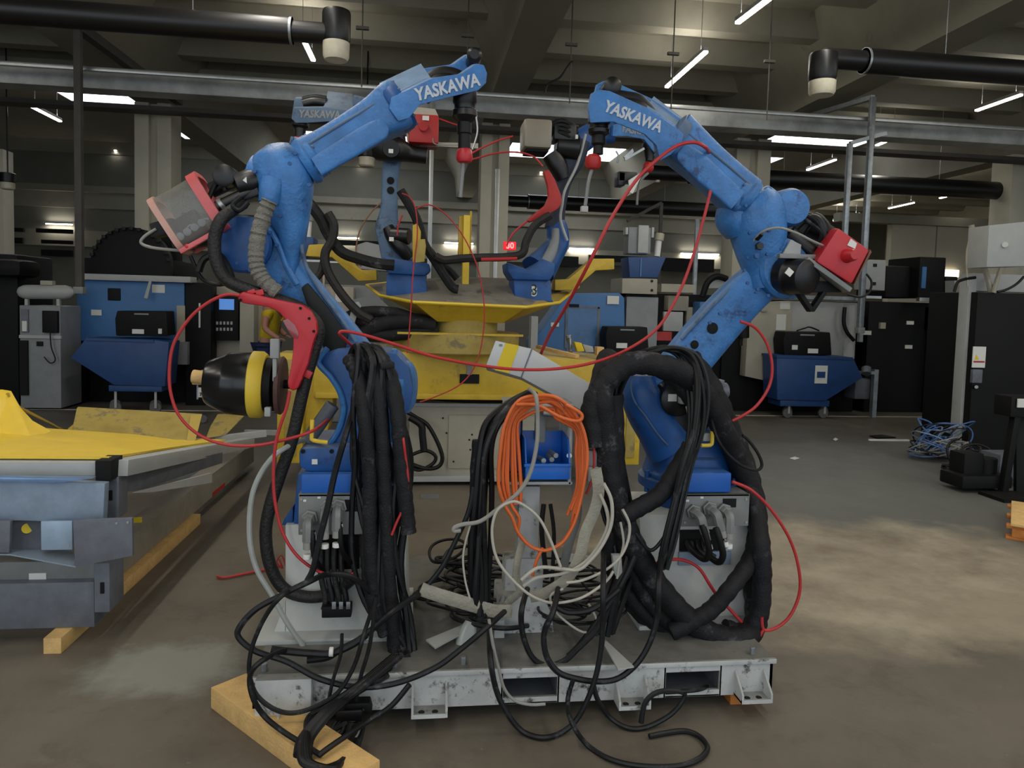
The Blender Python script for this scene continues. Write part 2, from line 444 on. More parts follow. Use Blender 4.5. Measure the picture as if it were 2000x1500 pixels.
# ------------------------------------------------------------ lamps
HOUS = mat('lamp_housing', (190, 190, 186), .5)
TUBM = mat('lamp_tube', (255, 248, 232), .4, emit=TUBE_EMIT)
def lamp(p0, p1, label, group=None, energy=TUBE_W, wires=True):
    t = thing('tube_light', label, 'lamp', (p0 + p1) / 2, group)
    part('lamp_housing', B().beam(p0 + V((0, 0, .035)), p1 + V((0, 0, .035)), .07, .05, .01), HOUS, t)
    part('diffuser', B().beam(p0, p1, .06, .03, .008), TUBM, t)
    if wires:
        for q in (p0.lerp(p1, .12), p0.lerp(p1, .88)):
            part('hanging_wire', B().cyl(q + V((0, 0, .06)), V((q.x, q.y, ZC)), .004, 6), GALV, t)
    l = bpy.data.lights.new('lamp_light', 'AREA'); l.shape = 'RECTANGLE'; d = p1 - p0
    l.size = d.length; l.size_y = .06; l.energy = energy * d.length; l.color = (1, .95, .86)
    o = bpy.data.objects.new('lamp_light', l); C.objects.link(o); o.parent = t
    o.location = (0, 0, -.03); o.rotation_euler = (0, 0, math.atan2(d.y, d.x))
    l2 = l.copy(); l2.energy = energy * d.length * .45
    o2 = bpy.data.objects.new('lamp_light', l2); C.objects.link(o2); o2.parent = t
    o2.location = (0, 0, .08); o2.rotation_euler = (math.pi, 0, math.atan2(d.y, d.x))
ZL = 4.84
def lp(a, b_, label, z=ZL, **k): lamp(PZ(*a, z), PZ(*b_, z), label, **k)
lp((1503, -3), (1440, 45), 'glowing tube light cut by the top edge, right of centre')
lp((1379, 101), (1302, 170), 'glowing tube light right above the right robot head')
lp((588, 68), (612, 118), 'short glowing tube light beside the left black duct end')
lp((61, 208), (118, 237), 'glowing tube light left of the dark steel post')
lp((1995, 185), (1907, 216), 'glowing tube light below the right black duct')
lp((1750, 268), (1712, 284), 'short tube light between the two tall grey posts')
lp((1632, 312), (1577, 332), 'tube light above the middle black duct')
lp((1885, 375), (1836, 387), 'tube light farthest right under the middle duct')
lp((1785, 396), (1736, 407), 'dim tube light left of the farthest right one')
lp((1678, 419), (1628, 431), 'dim tube light behind the two grey posts')
for i, (x0, x1, y0, lb) in enumerate(((90, 141, 437, 'strip light on the far wall at the left'), (655, 701, 464, 'strip light on the far wall behind the left robot'), (868, 924, 474, 'strip light on the far wall behind the yellow post'), (1112, 1160, 485, 'strip light on the far wall right of the rear robots'), (1330, 1404, 495, 'strip light on the far wall left of the right robot'))):
    lamp(P(x0, y0, 21.05), P(x1, y0 + (x1 - x0) * .03, 21.05), lb, energy=8, wires=False)
# the rows go on over and behind the camera
for x in (-6.9, -1.4, 3.6, 8.6):
    for yy in (-3.8, -1.6, .6, 2.8, 5.0):
        lamp(V((x, yy, ZL)), V((x, yy + 1.45, ZL)), 'ceiling tube light of the rows over and behind the camera', group='tube lights outside the picture')

for x in (-8.2, -1.7, 3.4, 8.7, 14.2):  # lamps added out of sight to brighten the far end of the hall
    for yy in (21.0, 23.2, 25.4):
        lamp(V((x, yy, 5.42)), V((x, yy + 1.2, 5.42)), 'small tube light added high under the slab to brighten the far hall', group='added tube lights brightening the far hall', energy=15)
# ------------------------------------------------------------ ducts, rails, posts
BD = mat('black_duct', (13, 13, 14), .4, var=.2)
CAPM = mat('cream_cap', (206, 198, 176), .5)
def duct(xe, xc0, xc1, ymid_e, ymid_c, rpx, Y, cyl, cap, label):
    a = P(xe, ymid_e, Y); c = P(xc0 if xe < xc0 else xc1, ymid_c, Y); c.z = a.z
    cc = P((xc0 + xc1) / 2, cyl[0], Y)
    t = thing('air_duct', label, 'duct', cc)
    r = rpx * mpp(c)
    d = (a - c).normalized()
    part('duct_pipe', B().lathe(a, -d, [(0, r), ((a - c).length * .93, r), ((a - c).length * .93, r * .8), ((a - c).length * 1.04, r * .8)], 28), BD, t)
    part('duct_collar', B().lathe(c + d * (a - c).length * .07, d, [(0, r * 1.04), (.02, r * 1.04)], 28), GALV, t)
    top = P((xc0 + xc1) / 2, cyl[0], Y).z; bot = P((xc0 + xc1) / 2, cyl[1], Y).z; R_ = (xc1 - xc0) / 2 * mpp(cc)
    part('duct_elbow', B().lathe(V((cc.x, Y, bot)), V((0, 0, 1)), [(0, R_ * .9), (.03, R_), (top - bot - .02, R_), (top - bot, R_ * .95)], 32), BD, t)
    b2 = P((xc0 + xc1) / 2, cap, Y).z
    part('duct_diffuser', B().lathe(V((cc.x, Y, b2)), V((0, 0, 1)), [(0, R_ * .8), (.03, R_ * .92), (bot - b2, R_ * .95)], 32), CAPM, t)
    for f in (.3, .7):
        q = a.lerp(c, f)
        part('hanging_wire', B().cyl(q, V((q.x, q.y, ZC)), .004, 6), GALV, t)
duct(-260, 630, 685, 0, 48, 25, 6.1, (22, 84), 118, 'wide black air duct with cream diffuser at top left')
duct(2300, 1582, 1636, 165, 138, 24, 6.6, (105, 160), 187, 'black air duct with cream diffuser at top right')
duct(2050, 1280, 1290, 378, 345, 18, 12.6, (340, 352), 356, 'black air duct crossing behind the tall grey posts')
duct(1420, 990, 1000, 412, 400, 14, 17, (398, 402), 404, 'thin black duct far behind the rear robots')
def hanging(px, py0, py1, py2, Y, rpx, label):
    t = thing('ceiling_diffuser', label, 'duct', P(px, py2, Y))
    r = rpx * mpp(P(px, py1, Y))
    part('diffuser_body', B().cyl(P(px, py1, Y), V((P(px, py1, Y).x, Y, P(px, py0, Y).z)), r, 24), BD, t)
    part('diffuser_cap', B().lathe(P(px, py2, Y), V((0, 0, 1)), [(0, r * .75), (.02, r * .9), (P(px, py1, Y).z - P(px, py2, Y).z, r * .92)], 24), CAPM, t)
    part('hanging_wire', B().cyl(P(px, py0, Y), V((P(px, py0, Y).x, Y, ZC)), .012, 8), BD, t)
hanging(716, 285, 308, 326, 12, 17, 'small black and cream diffuser behind the left forearm')
hanging(15, 338, 357, 370, 13, 14, 'small black and cream diffuser at the left edge')
# aluminium rail and cable tray, tall posts
Yr = 9.2
b = B()
def railz(x0, y0, x1, y1, Y, th, dY):
    a = P(x0, y0, Y); c = P(x1, y1, Y); z = (a.z + c.z) / 2
    return B().box(V(((a.x + c.x) / 2, Y, z)), (c.x - a.x, dY, th))
a0 = P(-200, 103, Yr)
solo('overhead_rail', B().box(V((3.0, Yr, P(1000, 188, Yr).z)), (26, .06, .05), .01), ALU, 'long bright aluminium rail crossing the whole hall', 'rail')
TRAYM = mat('tray_zinc', (150, 152, 150), .45, metal=.35, var=.35, scale=2.2)
DTR = mat('dark_tray', (60, 58, 54), .6)
for hh, zz, Y_, lb in ((.2, 212, 9.6, 'galvanised cable tray running under the aluminium rail'), (.06, 256, 12.0, 'thin dark cable tray further back in the hall')):
    zc_ = P(1000, zz, Y_).z
    t = thing('cable_tray', lb, 'cable tray', V((3, Y_, zc_ - .06)))
    part('tray_channel', B().box(V((3, Y_, zc_ - hh / 2)), (27, .3, .012)).box(V((3, Y_ - .15, zc_)), (27, .008, hh)).box(V((3, Y_ + .15, zc_)), (27, .008, hh)), TRAYM if hh > .1 else DTR, t)
    for i in range(3):
        yy = Y_ - .08 + i * .07
        part('cable', B().tube([V((-10 + j * 1.1, yy + random.uniform(-.02, .02), zc_ - .02 + random.uniform(0, .03))) for j in range(24)], .018, 6, sub=2), BLACK if i % 2 else GCAB, t)
def post(x0, y0, x1, y1, Y, wpx, m, label, hang=False):
    a = P(x0, y0, Y); c = P(x0, y1, Y); wd = wpx * mpp(a)
    t = thing('steel_post', label, 'post', V((a.x, Y, 0)))
    zb = c.z if hang else 0
    part('post_shaft', B().box(V((a.x, Y, (a.z + zb) / 2)), (wd, wd, a.z - zb), .006), m, t)
    if hang: part('end_fitting', B().box(V((a.x, Y, zb - .04)), (wd * 1.4, wd * 1.4, .08), .006), GREY_P, t)
    else: part('base_plate', B().box(V((a.x, Y, .006)), (wd * 2.6, wd * 2.6, .012)), m, t)
    return t, a
DPOST = mat('dark_post', (70, 66, 60), .7, var=.2)
t, a = post(152, 48, 150, 560, 9.05, 13, DPOST, 'dark steel drop post with slanted bracket beside the left column', True)
part('bracket_arm', B().beam(a + V((0, 0, -.02)), a + V((.1, 3.2, 0.0)), .11, .11), DPOST, t)
t, a = post(1705, 190, 1700, 640, 9.1, 10, GALV, 'taller of the two thin grey drop posts at right', True)
part('bracket_arm', B().beam(a, a + V((-.3, 2.6, .15)), .06, .06), GALV, t)
t, a = post(1660, 280, 1655, 560, 9.1, 9, GALV, 'shorter of the two thin grey drop posts at right', True)
part('bracket_arm', B().beam(a, a + V((.5, .0, .16)), .05, .05), GALV, t)
post(845, 200, 843, 480, 9.4, 8, ALU, 'pale thin post between the rear robots')
post(972, 330, 972, 480, 9.6, 8, ALU, 'pale conduit post beside the centre column')
post(1362, 428, 1360, 590, 12.4, 7, GALV, 'short thin grey post left of the right robot')
t, a = post(1292, 396, 1290, 560, 12.6, 6, DPOST, 'thin dark post behind the right blue holder')
part('bracket_arm', B().beam(a, P(1225, 432, 12.6), .05, .05), DPOST, t)
# threaded rods with little crosses hanging from the slab
for i, (x, y0) in enumerate(((708, 55), (914, 70), (1116, 87), (1315, 105), (1503, 120))):
    t = thing('ceiling_hanger', 'thin threaded rod with cross piece hanging from the ceiling', 'hanger', V((P(x, y0, 7.8 + i * .1).x, 7.8 + i * .1, P(x, y0 + 110, 7.8 + i * .1).z)), group='rods hanging from the ceiling slab')
    Y = 7.8 + i * .1; p_ = P(x, y0, Y); q = P(x, y0 + 115, Y)
    part('rod', B().cyl(V((p_.x, Y, q.z)), V((p_.x, Y, ZC)), .007, 6), DPOST, t)
    part('cross_piece', B().box(p_, (.13, .04, .03)), DPOST, t)
cable('loose_cable', [(1118, 120), (1112, 125), (1095, 150), (1078, 160), (1068, 168), (1064, 180)], 8.0, 2.0, BLACK, 'loose black cable dangling from the ceiling above the rear robots')
# ------------------------------------------------------------ steel pallet with the two front robots
ZD = .205
def bolt(p, r=.009, h=.008, d=V((0, -1, 0))): return B().cyl(p, p + d * h, r, 6)
YP = 2.69
def xw(px, py, Y=YP): return P(px, py, Y).x
pal = thing('steel_pallet', 'worn white welded steel pallet carrying the two front robots', 'pallet', V((xw(1000, 1400), YP + .55, .08)))
XA, XB_ = xw(493, 1350), xw(1508, 1330)
YK = 3.95
part('deck_plate', B().box(V(((XA + XB_) / 2, (YP + YK) / 2, ZD - .009)), (XB_ - XA + .01, YK - YP + .02, .018), .004), DECKM, pal)
o0, o1 = xw(982, 1358), xw(1088, 1358); q0, q1 = xw(1300, 1338), xw(1405, 1338)
ZA, ZT = .06, ZD - .018
b = B()
for a, c in ((XA, o0), (o1, q0), (q1, XB_)):
    b.box(V(((a + c) / 2, YP + .006, (ZA + ZT) / 2)), (c - a, .012, ZT - ZA))
for a, c in ((o0, o1), (q0, q1)):
    b.box(V(((a + c) / 2, YP + .006, ZT - .0125)), (c - a, .012, .025)); b.box(V(((a + c) / 2, YP + .006, ZA + .0125)), (c - a, .012, .025))
part('front_rail', b, WORN, pal)
part('top_edge', B().box(V(((XA + XB_) / 2, YP - .004, ZD - .008)), (XB_ - XA + .02, .014, .02), .003), WORN, pal)
part('rear_rail', B().box(V(((XA + XB_) / 2, YK - .006, (ZA + ZT) / 2)), (XB_ - XA, .012, ZT - ZA)), WORN, pal)
part('side_rail', B().box(V((XA + .006, (YP + YK) / 2, (ZA + ZT) / 2)), (.012, YK - YP, ZT - ZA)), WORN, pal)
part('side_rail', B().box(V((XB_ - .006, (YP + YK) / 2, (ZA + ZT) / 2)), (.012, YK - YP, ZT - ZA)), WORN, pal)
for a, c in ((o0, o1), (q0, q1)):
    x = (a + c) / 2
    part('fork_pocket', B().box(V((a - .004, YP + .5, (ZA + ZT) / 2)), (.006, 1.0, ZT - ZA)).box(V((c + .004, YP + .5, (ZA + ZT) / 2)), (.006, 1.0, ZT - ZA)).box(V((x, YP + .5, ZA + .003)), (c - a, 1.0, .005)), STEELD, pal)
for x0, x1, yb in ((803, 868, 1402), (1198, 1255, 1386), (1432, 1487, 1374), (548, 606, 1416)):
    a, c = xw(x0, yb), xw(x1, yb); zb = P((x0 + x1) / 2, yb, YP - .07).z
    b = B()
    for x in (a, c):
        b.poly([V((x, YP, zb)), V((x, YP - .075, zb)), V((x, YP - .075, zb + .035)), V((x, YP, zb + .10))], V((.008, 0, 0)))
    b.box(V(((a + c) / 2, YP - .037, zb + .004)), (c - a, .075, .008)).box(V(((a + c) / 2, YP - .072, zb + .008)), (c - a, .008, .016))
    lug = part('fixing_lug', b, WORN, pal)
    for f in (.3, .7):
        part('bolt_hole', B().cyl(V((a + (c - a) * f, YP - .045, zb + .008)), V((a + (c - a) * f, YP - .045, zb + .0095)), .012, 14), DARK, lug)
part('corner_box', B().R(497, 1328, 608, 1405, YP - .05, .05, .006), WORN, pal)
for x, y in ((512, 1308), (770, 1328), (1478, 1282), (905, 1338)):
    part('bolt', B().cyl(V((xw(x, y), YP + .04, ZD)), V((xw(x, y), YP + .04, ZD + .03)), .011, 8), GALV, pal)
for poly_, lb in (([(1178, 1248), (1238, 1304), (1207, 1310), (1180, 1262)], 'bent pale plate'), ([(832, 1252), (905, 1222), (912, 1234), (850, 1268)], 'white loose plate')):
    part('guard_plate', B().poly([PZ(x, y, ZD + .03) for x, y in poly_], V((0, 0, .006))), GREY_L, pal)

def pedestal(poly_, Y, dY, foot, name='robot_pedestal'):
    b = B().prism(poly_, Y, dY, bev=.006)
    for v in b.bm.verts:
        if v.co.z < ZD + .1: v.co.z = ZD
    o = part(name, b, WHITE, pal)
    a, c = P(foot[0], foot[2], Y), P(foot[1], foot[2], Y)
    part('foot_plate', B().box(V(((a.x + c.x) / 2, Y + dY / 2 - .02, ZD + .008)), (c.x - a.x, dY + .12, .02), .003), GREY_L, pal)
    return o
pl = pedestal([(557, 1025), (792, 1025), (797, 1268), (557, 1268)], 3.02, .4, (505, 805, 1268))
part('gusset', B().prism([(557, 1175), (557, 1270), (522, 1272)], 3.02, .02), WHITE, pal)
part('gusset', B().prism([(557, 1175), (557, 1270), (528, 1272)], 3.30, .02), WHITE, pal)
pr = pedestal([(1248, 1005), (1462, 1005), (1462, 1262), (1262, 1264)], 3.05, .4, (1236, 1480, 1262))
part('gusset', B().prism([(1250, 1110), (1262, 1262), (1190, 1262)], 3.25, .02), WHITE, pal)
part('junction_box', B().R(596, 1254, 720, 1296, 2.93, .07, .006), GREY, pal, 'dark grey flat box')
part('cable_opening', B().R(618, 1045, 702, 1112, 3.012, .02), DARK, pal)
part('cable_opening', B().R(1328, 1035, 1415, 1076, 3.042, .02), DARK, pal)
part('opening_lip', B().R(1326, 1078, 1428, 1104, 3.035, .012, .002), STEELB, pal)
# timbers under the pallet
def timber(a, c, w_, h_, label, m=WOOD):
    t = B().beam(a + V((0, 0, h_ / 2)), c + V((0, 0, h_ / 2)), w_, h_, .004)
    return solo('timber_block', t, m, label, 'timber')
timber(PZ(447, 1368, 0), PZ(700, 1508, 0) + V((.02, -.12, 0)), .15, .084, 'pale timber beam with stencilled marks under the left end of the pallet')
timber(V((xw(1460, 1380), 2.72, 0)), V((xw(1460, 1380), 3.3, 0)), .12, .059, 'short orange timber block under the right end of the pallet', WOOD_O)
timber(V((xw(980, 1380), 3.6, 0)), V((xw(1150, 1380), 3.6, 0)), .1, .059, 'dark timber block in the shade under the middle of the pallet')

def bolt_ring(o_, ax_, r, n, rb, m, root, ph=0):
    ax_ = ax_.normalized(); u_ = ax_.orthogonal().normalized(); v_ = ax_.cross(u_)
    for i in range(n):
        a_ = ph + i * math.tau / n
        q_ = o_ + (u_ * math.cos(a_) + v_ * math.sin(a_)) * r
        part('bolt', B().cyl(q_, q_ + ax_ * .009, rb, 6), m, root)

def conn_panel(x0, y0, x1, y1, Y, root, plugs, slot):
    o = part('connector_panel', B().R(x0, y0, x1, y1, Y, .012, .002).R(x0, y0, x1, y0 + 4, Y, .12, 0), GREY_P, root)
    part('panel_slot', B().R(*slot, Y - .003, .01), DARK, o)
    for x, y in ((x0 + 6, y0 + 10), (x1 - 6, y0 + 10), (x0 + 6, y1 - 8), (x1 - 6, y1 - 8)):
        part('screw', bolt(P(x, y, Y), .006, .004), ALU, o)
    for x, y in ((x0 + 12, y0 + 13), (x0 + 40, y0 + 7)):
        part('label', B().R(x - 3, y - 2, x + 3, y + 2, Y - .002, .002), LABEL, o)
    for px, py, dx in plugs:
        c = P(px, py, Y)
        g = part('plug', B().lathe(c, V((0, -1, 0)), [(0, .032), (.02, .034), (.022, .027), (.04, .025), (.045, .02)], 6)
                 .tube([c + V((0, -.04, 0)), c + V((dx * .3, -.07, -.01)), c + V((dx * .6, -.075, -.045)), c + V((dx, -.075, -.075))], .019, 6), GREY_P, root)
        e = c + V((dx, -.075, -.075))
        part('cable_gland', B().cyl(e, e + V((dx * .3, 0, -.03)), .016, 16), GCAB, g)
        part('cable_tag', B().cyl(e + V((dx * .5, 0, -.05)), e + V((dx * .7, 0, -.068)), .0155, 14), LABEL, g)
    return o

def recess_head(root, front, back_shift, Y, dY, slot, txt, tA, tB, m, tm, web, hose, txtsize=None):
    """wrist housing: two cheek plates joined by a web, the slot between them left open"""
    sx, sy = back_shift
    part('cheek_plate', B().prism(front, Y, dY * .28, (sx * .28, sy * .28), .006), m, root)
    bk = [(x + sx * .72, y + sy * .72) for x, y in front]
    kx = 1  # rear cheek
    part('cheek_plate', B().prism(bk, Y + dY * .72, dY * .28, (sx * .28, sy * .28), .006), m, root)
    w1 = [(x + sx * .15, y + sy * .15) for x, y in web]
    part('housing_web', B().prism(w1, Y + dY * .15, dY * .7, (sx * .7, sy * .7), .008), m, root)
    h = pts([(x + sx * .5, y + sy * .5, Y + dY * .5) for x, y in hose])
    part('inner_hose', B().tube(h, .034, 12), BLACK, root)
    part('inner_guard', B().tube([q + V((0, 0, -.03)) for q in h], .045, 10), MOTOR, root)
    text(txt, tA, tB, Y - .002, tm, root, tall=1.22)

# ---------------- left front robot
RL = thing('welding_robot', 'left front blue welding robot with a clear wire feeder box and red elbow guard', 'robot', V((P(670, 1020, 3.22).x, 3.22, P(670, 1025, 3.2).z)), )
part('base_casting', B().prism([(580, 925), (765, 925), (775, 1026), (572, 1026)], 3.03, .36, bev=.012), BLUE_D, RL)
part('base_ear', B().prism([(572, 1026), (572, 990), (556, 1012), (550, 1026)], 3.05, .2, bev=.004), BLUE_D, RL)
part('swivel_flange', B().lathe(P(690, 926, 3.22), V((0, 0, 1)), [(0, .21), (.012, .22), (.03, .22), (.04, .2), (.05, .18)], 40), BLUE_D, RL)
part('swivel_head', B().prism([(583, 882), (590, 874), (770, 872), (780, 900), (775, 922), (600, 922), (584, 912)], 2.99, .42, bev=.015), BLUE_D, RL)
part('front_cover', B().R(588, 926, 694, 964, 2.95, .08, .008), BLUE_C, RL)
part('data_plate', B().R(609, 897, 620, 907, 2.987, .003), LABEL, RL)
for x in (592, 648, 700):
    part('bolt', bolt(P(x, 881, 2.99), .009, .01), DARK, RL)
part('shoulder_housing', B().prism([(640, 875), (657, 850), (668, 825), (672, 795), (664, 765), (646, 735), (622, 708), (630, 692), (660, 680), (720, 680), (775, 690), (800, 716), (808, 760), (800, 800), (778, 826), (768, 874)], 3.08, .3, bev=.02), BLUE_D, RL)
part('housing_rim', B().tube(pts([(640, 872), (657, 848), (667, 822), (671, 795), (663, 765), (646, 737), (622, 710), (630, 692), (640, 680)], 3.075), .012, 8), BLUE, RL)
c = P(772, 754, 3.22)
part('shoulder_cover', B().lathe(V((c.x - .02, 3.2, c.z)), V((1, -.25, 0)), [(0, .125), (.05, .128), (.055, .12), (.085, .112), (.1, .09), (.105, .03)], 36), BLUE, RL)
part('lifting_lug', B().R(765, 682, 775, 698, 3.1, .05, .004), BLUE, RL)
part('lower_arm', B().limb([(722, 752, 3.22, 46, .06), (690, 700, 3.22, 44, .062), (655, 645, 3.22, 38, .06), (610, 588, 3.2, 36, .058), (565, 540, 3.2, 40, .06), (528, 500, 3.2, 46, .06), (500, 470, 3.2, 48, .055)], 3.2), BLUE, RL)
part('arm_guard', B().prism([(588, 562), (600, 552), (640, 600), (680, 656), (672, 690), (640, 694), (622, 660), (604, 610)], 3.105, .03, bev=.006), BLACK, RL, 'black arm guard of rubber and painted-in shadow')  # black stands for rubber and for shadow on the lower arm
part('arm_rib', B().tube(pts([(588, 478), (598, 520), (622, 562), (652, 604), (680, 644), (694, 668)], 3.13), .009, 8), BLUE_G, RL, 'light blue edge rib')  # paler strip along the right edge of the lower arm
part('arm_rib', B().tube(pts([(495, 428), (525, 448), (545, 480), (560, 520), (580, 556)], 3.12), .012, 8), BLUE, RL)
part('elbow_disc', B().lathe(P(496, 484, 3.32), V((0, -1, 0)), [(0, .115), (.21, .118), (.222, .108), (.23, .07)], 40), BLUE_D, RL)
part('elbow_casting', B().limb([(572, 535, 3.17, 8, .04), (572, 500, 3.17, 17, .06), (571, 460, 3.17, 27, .08), (564, 415, 3.17, 42, .1), (557, 370, 3.17, 54, .12), (551, 335, 3.17, 58, .125), (548, 305, 3.17, 49, .115), (545, 286, 3.17, 24, .07)], 2.5), BLUE, RL)
part('sleeve_socket', B().lathe(P(524, 398, 3.06), (P(534, 352, 3.08) - P(524, 398, 3.06)), [(0, .036), (.006, .04), (.05, .046), (.10, .05)], 24), BLUE, RL)
part('motor_mount', B().lathe(P(520, 345, 3.15), P(492, 335, 3.15) - P(520, 345, 3.15), [(0, .075), (.05, .07), (.07, .066)], 28), BLUE, RL)
for x, y in ((498, 335), (577, 300), (604, 362), (566, 320), (548, 422), (590, 408)):
    part('bolt', bolt(P(x, y, 3.06), .009, .01), BLUE_D, RL)
ax = (P(770, 213, 3.17) - P(592, 318, 3.17)).normalized()
part('forearm_flange', B().lathe(P(592, 318, 3.17), ax, [(0, .098), (.018, .104), (.03, .104), (.04, .094), (.062, .094), (.07, .085)], 40), BLUE, RL)
part('flange_lug', B().beam(P(566, 292, 3.12), P(572, 268, 3.12), .03, .012, .003), BLUE_G, RL)
part('forearm', B().limb([(604, 311, 3.17, 40, .085), (640, 290, 3.17, 36, .08), (690, 261, 3.17, 37, .08), (735, 235, 3.17, 41, .085), (770, 213, 3.17, 48, .09), (784, 205, 3.17, 46, .085)], 5), BLUE, RL)
part('forearm_rib', B().limb([(618, 326, 3.085, 20, .012), (660, 301, 3.085, 21, .013), (710, 271, 3.085, 22, .013), (744, 252, 3.085, 20, .012), (756, 246, 3.085, 9, .008)], 3.5), BLUE, RL)
part('forearm_rib', B().tube(pts([(596, 286), (650, 252), (700, 222), (740, 198)], 3.09), .007, 8), BLUE_G, RL)
part('wrist_collar', B().lathe(P(770, 212, 3.17), ax, [(-.02, .1), (-.01, .108), (.03, .11), (.05, .1)], 40), BLUE_D, RL)
recess_head(RL, [(764, 190), (845, 152), (901, 144), (930, 124), (946, 127), (952, 143), (950, 162), (934, 177), (890, 187), (820, 205), (800, 230), (778, 237), (760, 212)], (-22, -26), 3.06, .2, None, 'YASKAWA', (814, 197), (939, 166), BLUE, TXTW,
            [(764, 190), (838, 155), (850, 170), (836, 198), (820, 205), (798, 230), (778, 235), (760, 212)], [(835, 185), (865, 162), (890, 160), (915, 170)])
c = P(908, 200, 3.15)
part('wrist_pivot', B().lathe(P(922, 128, 3.24), V((0, -1, 0)), [(0, .03), (.14, .032), (.15, .02)], 28), MOTOR, RL)
part('top_shell', B().poly([P(765, 190, 3.075), P(842, 153, 3.075), P(822, 124, 3.25), P(741, 162, 3.25)], V((0, 0, -.015))), mat('dusty_blue', (92, 122, 154), .7, var=.2, scale=14), RL, 'dusty light blue top plate')
part('wrist_joint', B().lathe(c, V((.02, 0, -1)), [(-.05, .05), (0, .052), (.01, .045), (.03, .045), (.035, .052), (.06, .054), (.075, .042), (.085, .03)], 30), MOTOR, RL)
part('torch_mount', B().lathe(c + V((0, 0, -.08)), V((.02, 0, -1)), [(0, .03), (.05, .031), (.055, .026), (.12, .027)], 22), BLACK, RL)
part('torch_guard', B().lathe(c + V((.003, 0, -.19)), V((.02, 0, -1)), [(0, .022), (.01, .031), (.045, .036), (.06, .03), (.066, .012)], 22), RED, RL, 'red torch guard')
part('torch_neck', B().tube([c + V((.0, 0, -.24)), c + V((-.004, 0, -.3)), c + V((-.01, 0, -.4))], .009, 10), GREY_P, RL)
part('fixing_strap', B().tube([c + V((.04, -.02, -.03)), c + V((.055, -.02, -.12)), c + V((.035, -.02, -.2))], .004, 6), ALU, RL)
bolt_ring(P(592, 318, 3.17) + ax * .066, ax, .088, 12, .007, BLUE_G, RL)
bolt_ring(P(496, 484, 3.1), V((0, -1, 0)), .092, 10, .008, BLUE_D, RL)
bolt_ring(P(770, 213, 3.17) + ax * .045, ax, .1, 10, .006, BLUE_G, RL)
# motors and feeder box
mo = part('axis_motor', B().lathe(P(505, 352, 3.12), P(465, 362, 3.10) - P(505, 352, 3.12), [(0, .05), (.03, .055), (.06, .05), (.09, .045)], 22), MOTOR, RL)
part('warning_label', B().prism([(474, 352), (481, 345), (482, 358)], 3.03, .004), LABEL, mo)
part('motor_body', B().beam(P(505, 362, 3.12), P(470, 375, 3.12), .09, .09, .012), MOTOR, RL)
part('axis_motor', B().cyl(P(494, 372, 3.1), P(424, 405, 3.08), .025, 20), MOTOR, RL)
part('axis_motor', B().cyl(P(462, 350, 3.15), P(412, 372, 3.15), .032, 20), MOTOR, RL)
part('motor_band', B().cyl(P(437, 397, 3.08), P(430, 402, 3.08), .028, 20), ALU, RL)
part('drive_motor', B().lathe(P(452, 352, 3.2), V((0, -1, 0)), [(0, .045), (.12, .045), (.125, .035)], 20), MOTOR, RL)
FR = mat('feeder_frame', (196, 150, 136), .4, var=.1)
CLR = mat('clear_cover', (138, 136, 130), .12, alpha=.5, var=.05)
RDT = mat('feeder_red_frame', (206, 96, 96), .35, var=.12)
def ring_frame(quad, Y0, Y1, th, m, nm, bev=.006):
    b = B()
    n = len(quad)
    for i in range(n):
        b.beam(P(*quad[i], Y0), P(*quad[(i + 1) % n], Y0), th, th, bev)
        b.beam(P(*quad[i], Y1), P(*quad[(i + 1) % n], Y1), th, th, bev)
        b.beam(P(*quad[i], Y0), P(*quad[i], Y1), th, th, bev, up=V((1, 0, 0)))
    return part(nm, b, m, RL)
# drum-like clear cover between two end frames
A0, A1 = P(338, 440, 3.12), P(404, 402, 3.12)
axx = (A1 - A0); L = axx.length; axn = axx.normalized()
def frame_ring(o, sx, sy, thick, m, nm):
    up = V((0, 0, 1)) - axn * axn.z; up.normalize(); sd = axn.cross(up)
    out = []
    for k in range(28):
        an = (k + .5) * math.tau / 28; c_, s_ = math.cos(an), math.sin(an); e = .45
        out.append((math.copysign(abs(c_) ** e, c_), math.copysign(abs(s_) ** e, s_)))
    R1 = [[o + axn * t + sd * a * sx * f + up * b_ * sy * f for a, b_ in out] for t, f in ((0, .82), (0, 1), (thick, 1), (thick, .82))]
    bb = B(); bb.grid(R1 + [R1[0]], caps=False)
    return part(nm, bb, m, RL), R1
frame_ring(A0 - axn * .02, .085, .125, .025, FR, 'cover_end_frame')
frame_ring(A1, .085, .13, .04, RDT, 'cover_end_frame')
up = V((0, 0, 1)) - axn * axn.z; up.normalize(); sd = axn.cross(up)
sh = []
for k in range(28):
    an = (k + .5) * math.tau / 28; c_, s_ = math.cos(an), math.sin(an); e = .45
    sh.append(sd * math.copysign(abs(c_) ** e, c_) * .079 + up * math.copysign(abs(s_) ** e, s_) * .118)
part('clear_cover', B().grid([[A0 + q for q in sh], [A1 + q for q in sh]], caps=False), CLR, RL)
part('cover_rail', B().beam(A0 - up * .115 - sd * .06, A1 - up * .115 - sd * .06, .02, .03, .004), RDT, RL)
part('cover_rail', B().beam(P(352, 492, 3.03), P(424, 452, 3.03), .02, .02, .004), RDT, RL)
fd = part('wire_feeder', B().beam(P(352, 462, 3.12), P(400, 434, 3.12), .09, .12, .01), MOTOR, RL)
for i in range(4):
    part('drive_roll', B().cyl(P(352 + i * 14, 462 - i * 9, 3.07), P(352 + i * 14, 462 - i * 9, 3.05), .016, 14), GALV, fd)
part('feeder_bracket', B().beam(P(300, 452, 3.14), P(345, 440, 3.14), .07, .06, .01).beam(P(340, 480, 3.15), P(440, 470, 3.15), .06, .03, .006), BLACK, RL)
part('corner_light', B().sphere(P(366, 482, 3.03), .012), RED, RL)
